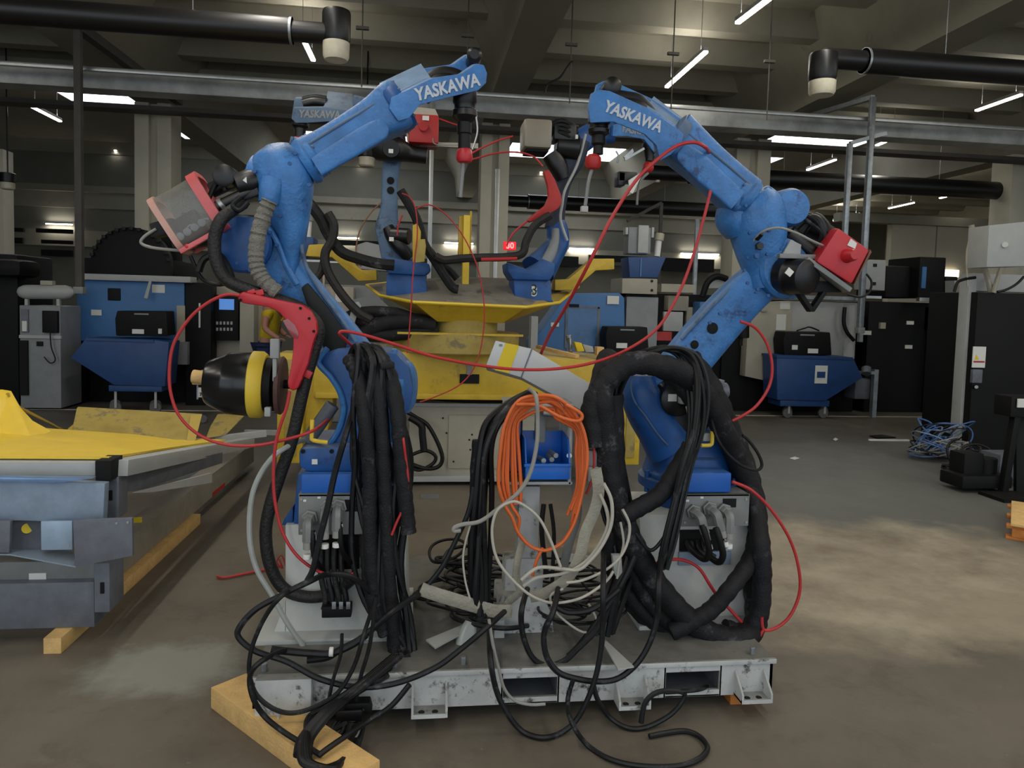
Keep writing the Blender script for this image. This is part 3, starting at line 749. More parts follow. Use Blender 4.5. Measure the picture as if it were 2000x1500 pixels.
part('inner_cable', B().tube(pts([(360, 455), (372, 440), (385, 447), (396, 430), (408, 428)], 3.06), .005, 6), GCAB, RL)
# red elbow guard
part('elbow_guard', B().prism([(464, 575), (474, 569), (520, 580), (570, 591), (590, 595), (606, 607), (618, 628), (620, 648), (612, 668), (602, 710), (590, 740), (582, 758), (572, 765), (562, 758), (561, 745), (568, 715), (572, 680), (572, 655), (562, 632), (545, 610), (525, 600), (500, 596), (472, 592), (463, 584)], 2.93, .06, bev=.012), RED, RL, 'red boomerang shaped guard')
part('guard_window', B().prism([(552, 626), (562, 622), (576, 634), (583, 650), (582, 662), (572, 660), (562, 645)], 2.928, .01, bev=.002), mat('guard_window_red', (150, 62, 66), .15, spec=.8), RL, 'smoked oval window')
for x, y in ((587, 602), (604, 622), (613, 647), (470, 586)):
    part('guard_bolt', bolt(P(x, y, 2.93), .006, .004), DARK, RL)
part('guard_clip', B().beam(P(490, 566, 2.96), P(493, 574, 2.96), .01, .03, .002).beam(P(506, 566, 2.96), P(509, 577, 2.96), .01, .03, .002).beam(P(596, 728, 2.96), P(608, 734, 2.96), .01, .03, .002), RED, RL)
part('yellow_handle', B().tube(pts([(610, 820), (609, 850), (612, 860), (640, 864)], 2.96), .0085, 8, sub=3), YEL_B, RL, 'yellow grab handle')
part('shoulder_motor', B().cyl(P(600, 862, 3.1), P(650, 790, 3.1), .03, 16), STEELD, RL)
conn_panel(583, 965, 737, 1044, 2.93, RL, [(606, 1010, .0), (640, 990, .0), (662, 988, .0)], (673, 976, 704, 999))
for i, x in enumerate((632, 645, 658, 672)):
    part('supply_hose', B().tube(pts([(x - 4, 1060, 3.0), (x - 6, 1090, 2.97), (x - 4, 1130, 2.95), (x + 4, 1170, 2.94), (x, 1190, 2.94)]), .012, 10), CABLE if i % 2 else HOSE, RL)
part('supply_plug', B().R(628, 1185, 686, 1207, 2.9, .06, .005), BLACK_M, RL)
for x in (652, 666, 680):
    part('plug_latch', B().R(x - 4, 1176, x + 4, 1190, 2.895, .008, .001), GALV, RL)
for px_, yy in ((610, 1036), (663, 1020)):
    part('supply_cable', B().tube(pts([(px_, yy, 2.86), (px_ + 1, yy + 20, 2.85), (px_ + 5, yy + 55, 2.86), (px_ + 22, yy + 80, 2.92)]), .011, 10), BLACK, RL)
    part('cable_tag', B().cyl(P(px_, yy + 4, 2.86), P(px_, yy + 10, 2.857), .0135, 12), LABEL, RL)

# funnel-shaped cover in front of the left robot
o = P(404, 747, 3.3); axd = V((1, .02, -.03)).normalized()
SP = thing('spool_cover', 'black conical wire drum cover with yellow band beside the left robot', 'drum cover', V((o.x + .2, 3.25, P(470, 812, 3.25).z)))
s = mpp(o)
part('cone_shell', B().lathe(o, axd, [(0, 40 * s), (4 * s, 44 * s), (36 * s, 58 * s), (40 * s, 60 * s), (84 * s, 63 * s)], 40), mat('black_gloss', (20, 20, 22), .22, var=.1), SP)
part('yellow_band', B().lathe(o + axd * 84 * s, axd, [(0, 63 * s), (2 * s, 66 * s), (20 * s, 66 * s), (28 * s, 60 * s)], 40), YEL_B, SP)
part('brake_drum', B().lathe(o + axd * 112 * s, axd, [(0, 54 * s), (14 * s, 52 * s), (15 * s, 30 * s), (20 * s, 30 * s)], 36), BLACK_M, SP)
part('backing_disc', B().lathe(o + axd * 134 * s, axd, [(0, 56 * s), (8 * s, 58 * s), (12 * s, 54 * s)], 36), mat('rust_brown', (92, 62, 56), .6, var=.3, scale=12), SP)
part('grey_hook', B().R(527, 662, 545, 700, 3.18, .03, .004).R(532, 700, 540, 745, 3.19, .02, .003), GREY_L, SP)
part('plastic_clip', B().R(516, 796, 528, 814, 3.14, .03, .004), GREY_L, SP)
part('cone_nozzle', B().cyl(P(376, 735, 3.3), P(402, 738, 3.3), .03, 12), WOOD, SP)
part('hub_bracket', B().cyl(P(550, 750, 3.3), P(600, 752, 3.3), .02, 12), BLACK_M, SP)

# ---------------- right front robot
RR = thing('welding_robot', 'right front blue welding robot with a red knobbed box at its elbow', 'robot', V((P(1345, 1000, 3.28).x, 3.28, P(1345, 1005, 3.28).z)))
cb_ = P(1345, 1003, 3.28)
part('base_column', B().lathe(cb_, V((0, 0, 1)), [(0, .215), (.02, .205), (.06, .2), (.13, .2), (.14, .24), (.145, .245), (.185, .245), (.19, .215), (.215, .21), (.3, .2), (.31, .185)], 44), BLUE_D, RR)
for k in range(6):
    an = math.pi + .2 + k * .5
    p_ = cb_ + V((math.cos(an) * .232, math.sin(an) * .232, .12))
    part('flange_bolt', B().cyl(p_, p_ + V((0, 0, .1)), .012, 8), BLUE_D, RR)
part('front_cover', B().R(1333, 924, 1428, 962, 2.96, .1, .006), BLUE_C, RR)
part('swivel_head', B().limb([(1345, 905, 3.28, 88, .19), (1335, 880, 3.28, 82, .18), (1320, 855, 3.28, 62, .15), (1300, 820, 3.3, 46, .12)], 3), BLUE_D, RR)
part('shoulder_housing', B().limb([(1310, 872, 3.2, 50, .1), (1288, 838, 3.2, 44, .1), (1265, 800, 3.2, 42, .1), (1250, 765, 3.2, 36, .1), (1250, 732, 3.2, 24, .08)], 2.6), BLUE_D, RR)
part('housing_rim', B().tube(pts([(1236, 734), (1232, 756), (1240, 785), (1262, 815), (1285, 848), (1305, 870)], 3.085), .004, 6), BLUE_G, RR)
part('shoulder_motor', B().lathe(P(1300, 772, 3.25), V((0, -1, 0)), [(0, .085), (.1, .085), (.11, .078), (.16, .075), (.17, .06)], 30), MOTOR, RR)
part('shoulder_motor', B().lathe(P(1340, 800, 3.3), V((0, -1, 0)), [(0, .08), (.14, .08), (.15, .06)], 26).R(1290, 790, 1350, 862, 3.12, .12, .01), MOTOR, RR)
part('motor_label', B().R(1305, 770, 1322, 784, 3.07, .003), LABEL, RR)
part('motor_plug', B().R(1330, 764, 1356, 790, 3.04, .06, .006).cyl(P(1348, 792, 3.03), P(1352, 806, 3.03), .022, 14), GREY_L, RR)
part('cable_bracket', B().R(1253, 694, 1286, 708, 3.12, .08, .006).prism([(1256, 706), (1284, 706), (1296, 722), (1252, 722)], 3.12, .08, bev=.004), BLUE, RR)
part('yellow_handle', B().tube(pts([(1370, 870), (1388, 869), (1391, 860), (1391, 842)], 3.0), .0085, 8, sub=3), YEL_B, RR, 'yellow grab handle')
part('connector_block', B().R(1374, 846, 1388, 862, 3.02, .06, .004), GREY_L, RR)
part('side_plug', B().cyl(P(1390, 765, 3.2), P(1420, 762, 3.2), .035, 18).R(1386, 742, 1416, 756, 3.15, .05, .006), STEELD, RR)
part('lower_arm', B().limb([(1275, 785, 3.24, 40, .06), (1310, 742, 3.24, 43, .065), (1360, 680, 3.24, 45, .065), (1410, 622, 3.24, 44, .065), (1455, 575, 3.22, 42, .065), (1490, 545, 3.2, 40, .06)], 4), BLUE, RR)
for x, y, r in ((1391, 641, .0265), (1356, 673, .02)):
    part('casting_hole', B().lathe(P(x, y, 3.178), V((0, -1, 0)), [(0, r * .9), (.004, r), (.006, r * .8)], 24), DARK, RR)
part('arm_rib', B().tube(pts([(1330, 662), (1380, 608), (1430, 560), (1462, 520)], 3.18), .008, 8), BLUE_G, RR)
part('elbow_disc', B().lathe(P(1500, 528, 3.3), V((0, -1, 0)), [(0, .135), (.2, .138), (.215, .125), (.22, .09)], 44), BLUE, RR)
part('elbow_casting', B().limb([(1502, 560, 3.18, 40, .08), (1498, 520, 3.18, 46, .09), (1486, 480, 3.18, 48, .11), (1478, 440, 3.18, 52, .125), (1474, 408, 3.18, 50, .125), (1462, 385, 3.18, 38, .1)], 2.6), BLUE, RR)
part('gear_housing', B().lathe(P(1502, 416, 3.33), V((0, -1, 0)), [(0, .085), (.04, .088), (.21, .086), (.235, .075), (.24, .05)], 34), BLUE, RR)
part('housing_ear', B().cyl(P(1500, 374, 3.2), P(1500, 374, 3.1), .022, 14).cyl(P(1527, 392, 3.2), P(1527, 392, 3.1), .022, 14), BLUE, RR)
part('elbow_hump', B().limb([(1430, 405, 3.2, 26, .09), (1432, 430, 3.2, 30, .1), (1444, 455, 3.2, 24, .08)], 2.4), BLUE, RR)
ax = (P(1322, 268, 3.17) - P(1455, 392, 3.17)).normalized()
part('forearm_flange', B().lathe(P(1457, 393, 3.17), ax, [(0, .098), (.018, .106), (.034, .106), (.045, .094), (.075, .09)], 40), BLUE, RR)
part('forearm', B().limb([(1450, 387, 3.17, 42, .085), (1410, 350, 3.17, 39, .08), (1370, 315, 3.17, 40, .08), (1335, 284, 3.17, 43, .085), (1312, 264, 3.17, 46, .085)], 5), BLUE, RR)
part('forearm_rib', B().limb([(1440, 392, 3.085, 22, .012), (1400, 356, 3.085, 23, .013), (1362, 322, 3.085, 24, .013), (1336, 300, 3.085, 20, .012), (1328, 293, 3.085, 10, .008)], 3.5), BLUE, RR)
part('forearm_rib', B().tube(pts([(1345, 262), (1390, 297), (1430, 330), (1470, 366)], 3.09), .007, 8), BLUE_G, RR)
part('wrist_collar', B().lathe(P(1318, 270, 3.17), ax, [(-.02, .1), (0, .106), (.03, .104)], 40), BLUE_G, RR)
recess_head(RR, [(1155, 183), (1170, 175), (1192, 178), (1263, 210), (1288, 226), (1318, 247), (1336, 262), (1332, 280), (1311, 302), (1289, 314), (1282, 284), (1259, 262), (1198, 238), (1153, 240), (1149, 210)], (14, -24), 3.06, .2, None, 'YASKAWA', (1178, 216), (1289, 259), BLUE_G if False else BLUE, TXTW,
            [(1262, 212), (1288, 228), (1318, 249), (1334, 263), (1330, 280), (1311, 300), (1290, 312), (1282, 284), (1258, 260), (1238, 250), (1246, 230)], [(1180, 200), (1210, 205), (1240, 212), (1265, 240)])
part('top_shell', B().poly([P(1262, 211, 3.09), P(1336, 261, 3.09), P(1346, 240, 3.26), P(1277, 188, 3.26)], V((0, 0, -.015))), MC['dusty_blue'], RR, 'dusty light blue top plate')
part('wrist_pivot', B().lathe(P(1180, 186, 3.25), V((0, -1, 0)), [(0, .035), (.15, .038), (.16, .025)], 28), MOTOR, RR)
c = P(1170, 240, 3.15)
part('wrist_joint', B().lathe(c, V((0, 0, -1)), [(-.03, .048), (0, .05), (.008, .043), (.025, .043), (.03, .048), (.045, .046), (.055, .034)], 30), MOTOR, RR)
part('torch_mount', B().lathe(c + V((0, 0, -.05)), V((0, 0, -1)), [(0, .03), (.04, .031), (.05, .022), (.085, .023)], 22), BLACK, RR)
part('torch_guard', B().lathe(P(1159, 302, 3.15), V((0, 0, -1)), [(0, .022), (.012, .034), (.04, .036), (.06, .026), (.066, .01)], 20), RED_D, RR, 'red torch guard')
part('torch_neck', B().tube(pts([(1158, 325), (1150, 352), (1146, 380), (1143, 402)], 3.15), .008, 8), GREY_P, RR)
part('torch_tip_tag', B().R(1136, 402, 1149, 414, 3.13, .03, .003), GREY_L, RR)
bolt_ring(P(1457, 393, 3.17) + ax * .072, ax, .09, 12, .007, BLUE_G, RR)
bolt_ring(P(1500, 528, 3.085), V((0, -1, 0)), .112, 12, .008, BLUE_D, RR, .3)
bolt_ring(P(1502, 416, 3.1), V((0, -1, 0)), .066, 8, .008, BLUE_D, RR, .2)
part('cast_mark', B().beam(P(1496, 425, 3.088), P(1518, 403, 3.088), .012, .03, .003), BLUE_G, RR)
part('elbow_motor', B().lathe(P(1532, 537, 3.1), V((.35, -1, -.1)), [(0, .085), (.05, .088), (.06, .08), (.13, .076), (.14, .06)], 30), MOTOR, RR)
part('motor_label', B().prism([(1541, 522), (1551, 531), (1543, 541), (1533, 533)], 2.955, .004), LABEL, RR)
part('tool_plate', B().beam(P(1520, 500, 3.02), P(1590, 502, 3.02), .03, .02, .003).beam(P(1570, 506, 3.0), P(1655, 567, 3.0), .06, .022, .003), GREY_P, RR)
part('tool_frame', B().beam(P(1548, 555, 3.03), P(1583, 607, 3.03), .04, .02, .004).beam(P(1583, 607, 3.03), P(1608, 570, 3.03), .04, .02, .004).beam(P(1560, 560, 3.03), P(1640, 560, 3.05), .05, .05, .006), BLACK_M, RR)
part('feeder_motor', B().cyl(P(1540, 455, 3.12), P(1590, 500, 3.1), .038, 18).cyl(P(1580, 440, 3.18), P(1630, 470, 3.16), .05, 20), MOTOR, RR)
part('feeder_plate', B().prism([(1530, 495), (1545, 468), (1565, 478), (1563, 500)], 3.06, .01), GREY_L, RR)
for i in range(7):
    random.seed(40 + i)
    part('loose_hose', B().tube(pts([(1545 + i * 4, 440 + i * 3, 3.15), (1565 + i * 5, 425 + random.uniform(-6, 8), 3.12), (1590 + i * 4, 432 + random.uniform(-4, 10), 3.08), (1605 + i * 3, 455 + random.uniform(0, 12), 3.06), (1600 + i * 4, 480, 3.08)]), .009 + .004 * (i % 3), 8), BLACK if i % 2 else CABLE, RR)
part('earth_cable', B().tube(pts([(1473, 470, 3.05), (1490, 452, 3.0), (1520, 445, 2.98), (1555, 455, 2.98), (1585, 470, 2.98), (1608, 480, 3.0)]), .0055, 8), GCAB, RR, 'grey earth cable')
part('earth_cable', B().cyl(P(1478, 467, 3.04), P(1488, 456, 3.01), .011, 10), BLACK, RR)
part('box_cable', B().tube(pts([(1692, 535, 3.0), (1702, 550, 3.0), (1698, 570, 3.0), (1680, 580, 3.0), (1655, 575, 3.02)]), .005, 8), BLACK, RR)
part('red_box', B().prism([(1637, 444), (1699, 488), (1664, 556), (1594, 511)], 2.96, .12, (12, -4), .014), RED, RR, 'red tilted box')
part('box_side', B().prism([(1700, 487), (1668, 555), (1672, 552), (1703, 492)], 2.985, .09, (8, -3), .003), mat('brown_side', (110, 70, 52), .6, var=.3), RR)
part('box_knob', B().lathe(P(1653, 500, 2.965), V((.1, -1, .05)), [(0, .032), (.01, .03), (.045, .026), (.055, .02)], 24), RED, RR, 'round red knob')
part('box_label', B().prism([(1662, 466), (1674, 475), (1670, 486), (1655, 479)], 2.956, .003), LABEL, RR)
part('gear_bolt', bolt(P(1481, 481, 3.06), .018, .02), MOTOR, RR)
part('gear_bolt', bolt(P(1476, 500, 3.06), .013, .014), BLUE_D, RR)
for x, y in ((1497, 497), (1463, 455), (1455, 402), (1500, 450), (1478, 565), (1385, 630), (1405, 612)):
    part('bolt', bolt(P(x, y, 3.06), .008, .012), BLUE_D, RR)
conn_panel(1331, 965, 1463, 1028, 2.95, RR, [(1353, 998, .03), (1384, 992, .03), (1412, 996, .0)], (1412, 974, 1438, 991))
for x0, y0, i in ((1371, 1024, 0), (1398, 1030, 1)):
    part('supply_cable', B().tube(pts([(x0, y0, 2.87), (x0 + 8, y0 + 25, 2.86), (x0 + 14, y0 + 55, 2.87), (x0 + 4, y0 + 68, 2.9), (x0 - 20, y0 + 50, 2.97), (x0 - 28, y0 + 35, 3.02)]), .014, 10), BLACK, RR)
for x, y in ((1350, 1060), (1362, 1058), (1372, 1056)):
    part('supply_hose', B().tube(pts([(x, y, 3.02), (x + 5, y + 18, 2.97), (x + 24, y + 32, 2.96)]), .012, 10), CABLE, RR)
# ------------------------------------------------------------ yellow positioner with the two rear robots
PO = thing('positioner', 'big yellow robot positioner on a pale base in the middle of the hall', 'positioner', V((P(905, 900, 6.8).x, 6.8, 0)))
a, c = P(798, 880, 6.35), P(1065, 880, 6.35)
zt = P(900, 792, 6.35).z; zb_ = .06
xm = (a.x + c.x) / 2
part('base_cabinet', B().box(V((xm, 7.0, (zt + zb_) / 2)), (c.x - a.x, 1.2, zt - zb_), .01), BEIGE, PO)
part('base_cabinet_plate', B().box(V((xm + .14, 6.395, (zt + zb_) / 2 - .01)), (.8, .02, zt - zb_ - .16), .004), BEIGE, PO)
part('top_lip', B().box(V((xm, 7.0, zt + .0)), (c.x - a.x + .03, 1.26, .03), .003), GREY_L, PO)
part('base_skirt', B().box(V((xm, 6.96, .06)), (c.x - a.x + .16, 1.36, .05), .004), GREY_L, PO)
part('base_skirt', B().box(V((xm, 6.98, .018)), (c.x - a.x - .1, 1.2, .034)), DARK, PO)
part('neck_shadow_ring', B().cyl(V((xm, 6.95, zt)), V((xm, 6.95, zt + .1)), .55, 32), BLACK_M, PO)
for i in range(9):
    random.seed(i + 5)
    part('screw', bolt(V((xm - .3 + random.uniform(-.25, .8), 6.384, random.uniform(.12, zt - .1))), .009, .004), DARK, PO)
zb1, zb2 = P(900, 778, 6.2).z, P(900, 692, 6.2).z
xl, xr_ = P(612, 730, 6.2).x, P(1236, 730, 6.2).x
part('cross_beam', B().poly([V((xl, 6.2, zb1)), V((xl, 6.2, zb2 - .02)), V((xl + .9, 6.2, zb2 + .02)), V((xr_ - .9, 6.2, zb2 + .0)), V((xr_, 6.2, zb2 - .06)), V((xr_, 6.2, zb1))], V((0, 1.3, 0)), .01), YEL, PO)
part('beam_flange', B().R(616, 770, 1232, 781, 6.17, .03, .004), YEL, PO)
def leg(x0, x1, y0, y1, Y, th=.35):
    o = part('yellow_leg', B().R(x0, y0, x1, y1, Y, th, .01), YEL, PO)
    part('leg_panel', B().R(x0 + (x1 - x0) * .28, y0 + 12, x1 - (x1 - x0) * .25, y1 - 14, Y - .012, .012, .004), YEL_D, o)
leg(541, 592, 690, 905, 6.15)
leg(1212, 1250, 790, 908, 6.3)
part('side_arm', B().prism([(560, 700), (612, 688), (650, 700), (650, 800), (640, 840), (592, 860), (560, 860)], 6.25, .3, bev=.01), YEL, PO)
part('side_arm', B().prism([(1180, 700), (1212, 690), (1245, 705), (1250, 800), (1215, 800), (1190, 780)], 6.3, .3, bev=.01), YEL, PO)
part('name_plate', B().R(898, 731, 936, 749, 6.185, .012), BLACK_M, PO)
part('plate_bracket', B().R(912, 712, 922, 732, 6.18, .015), GREY, PO)
def drum(y0, y1, x0, x1, Y, m, nm, seg=36):
    cx = (x0 + x1) / 2; r = (x1 - x0) / 2 * mpp(P(cx, y1, Y)); r *= 1 + r / Y; yc = Y + r
    zt_, zb = P(cx, y0, Y).z, P(cx, y1, Y).z
    return part(nm, B().lathe(V((P(cx, y1, Y).x, yc, zb)), V((0, 0, 1)), [(0, r - .01), (.01, r), (zt_ - zb - .01, r), (zt_ - zb, r - .015)], seg), m, PO)
drum(652, 694, 775, 1020, 5.98, YEL_D, 'slewing_ring')
drum(624, 656, 848, 975, 6.12, YEL_D, 'neck')
part('ring_step', B().R(776, 651, 1022, 655, 6.0, .04), YEL, PO)
top = [(716, 557, 7.0), (742, 577, 6.45), (808, 590, 6.0), (1028, 600, 6.0), (1092, 591, 6.4), (1130, 560, 7.0), (1050, 556, 7.5), (800, 548, 7.5)]
bot = [(800, 600, 6.9), (824, 618, 6.5), (854, 628, 6.15), (982, 631, 6.15), (1010, 622, 6.45), (1030, 605, 6.9), (1000, 598, 7.2), (840, 594, 7.2)]
T_, O_ = pts(top), pts(bot)
cen = P(935, 551, 6.9)
part('turntable_bowl', B().grid([O_, T_]), YEL, PO)
part('bowl_rim', B().tube(T_, .014, 6, closed=True, sub=1), YEL_B, PO)
b = B(); vs = [b.bm.verts.new(q + V((0, 0, .004))) for q in T_]; mid = [b.bm.verts.new(q.lerp(cen, .62) + V((0, 0, .05))) for q in T_]; cv = b.bm.verts.new(cen + V((0, 0, .03)))
for i in range(8):
    j = (i + 1) % 8
    b.bm.faces.new((vs[i], vs[j], mid[j], mid[i])); b.bm.faces.new((mid[i], mid[j], cv))
part('turntable_top', b, DUSTM, PO)
t = part('centre_post', B().R(904, 420, 917, 574, 6.55, .14, .006), YEL_B, PO)
part('post_flange', B().R(896, 422, 904, 500, 6.6, .1, .004).R(917, 412, 921, 500, 6.62, .1, .004).R(898, 568, 926, 575, 6.5, .2, .003), YEL, t)
part('bracket_arm', B().prism([(603, 478), (644, 476), (656, 482), (706, 527), (735, 527), (736, 547), (700, 549), (648, 502), (625, 502), (597, 500)], 6.6, .16, bev=.008), YEL, PO)
part('bracket_arm', B().prism([(1084, 546), (1110, 545), (1158, 505), (1200, 505), (1200, 526), (1164, 528), (1120, 566), (1084, 567)], 6.6, .16, bev=.008), YEL, PO)
part('yellow_tab', B().prism([(806, 440), (815, 436), (822, 452), (821, 500), (806, 512)], 6.05, .04), YEL, PO)
part('yellow_tab', B().prism([(818, 470), (823, 467), (830, 467), (832, 480), (829, 511), (811, 513), (812, 495)], 6.0, .02, bev=.003), YEL_D, PO)
part('grey_lever', B().prism([(688, 592), (700, 589), (706, 598), (700, 606), (690, 640), (676, 644), (686, 606)], 6.1, .03, bev=.004), GREY_L, PO)
for L_, r in (([(640, 640), (700, 612), (760, 610), (800, 620), (850, 640)], .05), ([(700, 660), (740, 635), (800, 628), (850, 636)], .075), ([(690, 650), (740, 655), (800, 650), (855, 645)], .06), ([(660, 630), (700, 628), (770, 640), (840, 652)], .04)):
    part('hose_bundle', B().tube(pts(L_, 6.2), r, 12), BLACK_F, PO)
part('hose_bundle', B().tube(pts([(788, 800), (812, 815), (835, 830), (855, 865), (864, 895), (855, 912), (830, 915), (800, 905)], 6.25), .018, 8), BLACK, PO)
part('hose_bundle', B().tube(pts([(800, 815), (822, 830), (825, 850), (828, 880)], 6.22), .03, 8), BLACK, PO)
part('hose_bundle', B().tube(pts([(800, 890), (830, 880), (850, 890), (846, 905), (820, 918), (800, 912)], 6.25), .016, 8), BLACK, PO)

# rear left robot
R2 = thing('welding_robot', 'rear left dusty blue welding robot on the yellow turntable', 'robot', V((P(795, 583, 6.5).x, 6.5, P(795, 583, 6.5).z)))
p_ = P(795, 584, 6.45)
part('base_casting', B().prism([(755, 534), (832, 536), (836, 585), (754, 578)], 6.35, .36, bev=.015), BLUE_D, R2)
part('swivel_head', B().prism([(747, 500), (838, 515), (842, 528), (830, 538), (760, 534), (750, 524)], 6.3, .4, bev=.015), BLUE_D, R2)
part('shoulder_housing', B().prism([(746, 510), (738, 470), (731, 445), (738, 428), (760, 425), (776, 445), (778, 470), (800, 500), (812, 515), (812, 530), (760, 534)], 6.4, .25, bev=.02), BLUE_G, R2)
part('shoulder_motor', B().limb([(758, 444, 6.37, 11, .06), (768, 462, 6.36, 15, .07), (784, 482, 6.35, 16, .08), (802, 504, 6.36, 12, .06)], 2.6), MOTOR, R2)
part('motor_housing', B().cyl(P(765, 460, 6.35), P(800, 462, 6.3), .07, 18), MOTOR, R2)
part('motor_label', B().R(760, 463, 769, 471, 6.2, .004), LABEL, R2)
part('lower_arm', B().limb([(756, 440, 6.5, 22, .07), (760, 410, 6.5, 17, .06), (761, 370, 6.5, 16, .06), (764, 330, 6.5, 17, .06), (768, 300, 6.5, 20, .07)], 3.5), BLUE_G, R2)
for y in (353, 372):
    part('casting_hole', B().lathe(P(763, y, 6.44), V((0, -1, 0)), [(0, .03), (.008, .032), (.01, .025)], 20), DARK, R2)
part('elbow_motor', B().limb([(738, 292, 6.4, 22, .1), (765, 290, 6.35, 26, .12), (800, 300, 6.4, 16, .09), (834, 305, 6.4, 15, .08)], 2.6), MOTOR, R2)
part('elbow_motor', B().cyl(P(764, 290, 6.4), P(764, 290, 6.15), .075, 20).cyl(P(748, 280, 6.5), P(742, 270, 6.4), .06, 16), MOTOR, R2)
part('motor_label', B().R(759, 291, 768, 299, 6.14, .004), LABEL, R2)
part('elbow_casting', B().limb([(770, 300, 6.6, 24, .1), (762, 260, 6.6, 28, .12), (745, 235, 6.6, 26, .12)], 2.6), BLUE_G, R2)
part('forearm', B().limb([(750, 240, 6.6, 24, .09), (715, 215, 6.6, 20, .08), (690, 208, 6.6, 20, .08)], 4), BLUE_G, R2)
recess_head(R2, [(572, 211), (640, 210), (692, 218), (691, 232), (660, 236), (600, 240), (578, 240), (569, 232)], (4, -26), 6.4, .25, None, 'YASKAWA', (584, 229), (665, 231), BLUE_G, TXTD,
            [(630, 211), (692, 218), (691, 232), (660, 236), (625, 236)], [(590, 210), (612, 205), (635, 208)])
part('head_shell', B().poly([P(632, 210, 6.42), P(691, 216, 6.42), P(688, 183, 6.65), P(640, 178, 6.65)], V((0, 0, -.03)), .004), BLUE_G, R2)
c = P(587, 240, 6.5)
part('wrist_joint', B().lathe(c, V((-.05, 0, -1)), [(0, .07), (.03, .07), (.05, .05), (.12, .045)], 22), MOTOR, R2)
part('torch_guard', B().lathe(P(584, 262, 6.5), V((0, 0, -1)), [(0, .03), (.02, .04), (.05, .04), (.07, .02)], 18), RED_D, R2)
part('red_box', B().R(798, 222, 857, 279, 6.3, .3, .025), RED_D, R2, 'red feeder box')
part('box_lid', B().prism([(800, 222), (856, 226), (850, 213), (815, 209)], 6.32, .28), BEIGE, R2)
part('box_label', B().R(825, 226, 838, 235, 6.29, .004), LABEL, R2)
part('box_knob', B().cyl(P(827, 246, 6.3), P(827, 246, 6.24), .042, 20), RED_D, R2)
part('box_arm', B().prism([(792, 250), (796, 282), (860, 286), (934, 290), (934, 280), (860, 278), (802, 272)], 6.4, .05), BEIGE, R2)

# rear right robot
R3 = thing('welding_robot', 'rear right blue welding robot with number 3 on its base', 'robot', V((P(1040, 590, 6.5).x, 6.5, P(1040, 590, 6.5).z)))
part('base_casting', B().prism([(1003, 545), (1076, 547), (1078, 585), (1083, 590), (1006, 590)], 6.3, .36, bev=.015), BLUE_D, R3)
text('3', (1038, 577), (1049, 577), 6.296, LABEL, R3, shear=0, tall=1.15, bold=.07)
text('3', (1039.2, 576), (1048, 576), 6.291, TXTK, R3, shear=0, tall=1.2, bold=.0)
part('swivel_head', B().prism([(990, 512), (1030, 526), (1060, 505), (1085, 515), (1082, 535), (1074, 548), (1002, 546), (992, 530)], 6.25, .4, bev=.02), BLUE_D, R3)
part('shoulder_housing', B().limb([(1050, 528, 6.45, 34, .16), (1072, 500, 6.5, 26, .14), (1088, 475, 6.5, 22, .12), (1088, 448, 6.5, 20, .1), (1082, 432, 6.5, 18, .08)], 3.2), BLUE_D, R3)
part('grey_cover', B().limb([(1058, 522, 6.3, 10, .04), (1074, 498, 6.33, 11, .04), (1084, 470, 6.36, 8, .04), (1085, 448, 6.38, 7, .04)], 3), GREY, R3)
part('lower_arm', B().limb([(1083, 445, 6.5, 19, .09), (1088, 400, 6.5, 17, .08), (1098, 350, 6.5, 20, .09), (1118, 310, 6.5, 24, .1), (1130, 275, 6.5, 22, .1)], 3), mat('dark_grey_blue', (40, 48, 66), .6, var=.4, scale=10), R3)  # darker, greyer blue than the castings below it
part('white_edge', B().tube(pts([(1144, 262), (1128, 320), (1104, 370), (1098, 400), (1095, 430), (1108, 470)], 6.35), .012, 8), GREY_L, R3)
part('elbow_guard', B().prism([(1062, 334), (1072, 331), (1084, 350), (1096, 380), (1098, 396), (1090, 408), (1062, 424), (1035, 434), (1028, 430), (1040, 420), (1065, 400), (1072, 384), (1070, 362)], 6.2, .07, bev=.012), RED_D, R3, 'red guard')
part('feeder_box', B().R(1024, 231, 1079, 288, 6.2, .3, .03), mat('smoky_box', (136, 128, 112), .4, var=.1), R3, 'smoky plastic cover')
part('feeder_base', B().R(1028, 288, 1072, 296, 6.25, .25, .01), BLACK_M, R3)
part('feeder_motors', B().cyl(P(1080, 250, 6.4), P(1125, 262, 6.4), .08, 16).cyl(P(1085, 285, 6.4), P(1130, 290, 6.4), .1, 16).box(P(1100, 262, 6.4), (.2, .2, .14), .02).limb([(1075, 300, 6.4, 18, .08), (1090, 325, 6.4, 18, .08), (1100, 350, 6.4, 12, .06)]), MOTOR, R3)
for i in range(4):
    part('hose', B().tube(pts([(1078, 242 + i * 5, 6.35), (1100, 236 + i * 8, 6.3), (1128, 250 + i * 10, 6.35)]), .02, 6), BLACK, R3)
part('small_label', B().R(1124, 263, 1129, 271, 6.25, .004), LABEL, R3)
recess_head(R3, [(1198, 245), (1215, 240), (1262, 252), (1284, 262), (1290, 285), (1287, 300), (1276, 296), (1258, 272), (1225, 266), (1196, 266)], (2, -16), 6.4, .25, None, 'YASKAWA', (1212, 257), (1284, 268), BLUE, TXTD,
            [(1240, 247), (1262, 252), (1284, 262), (1290, 285), (1276, 296), (1258, 272), (1240, 268)], [(1205, 245), (1222, 243), (1240, 248)])
part('forearm', B().limb([(1196, 258, 6.6, 22, .09), (1160, 262, 6.6, 22, .09), (1132, 278, 6.6, 24, .1)], 4), BLUE_D, R3)
part('wrist_joint', B().lathe(P(1270, 280, 6.5), V((-.0, 0, -1)), [(0, .07), (.03, .07), (.06, .06), (.14, .04), (.16, .04)], 22), MOTOR, R3)
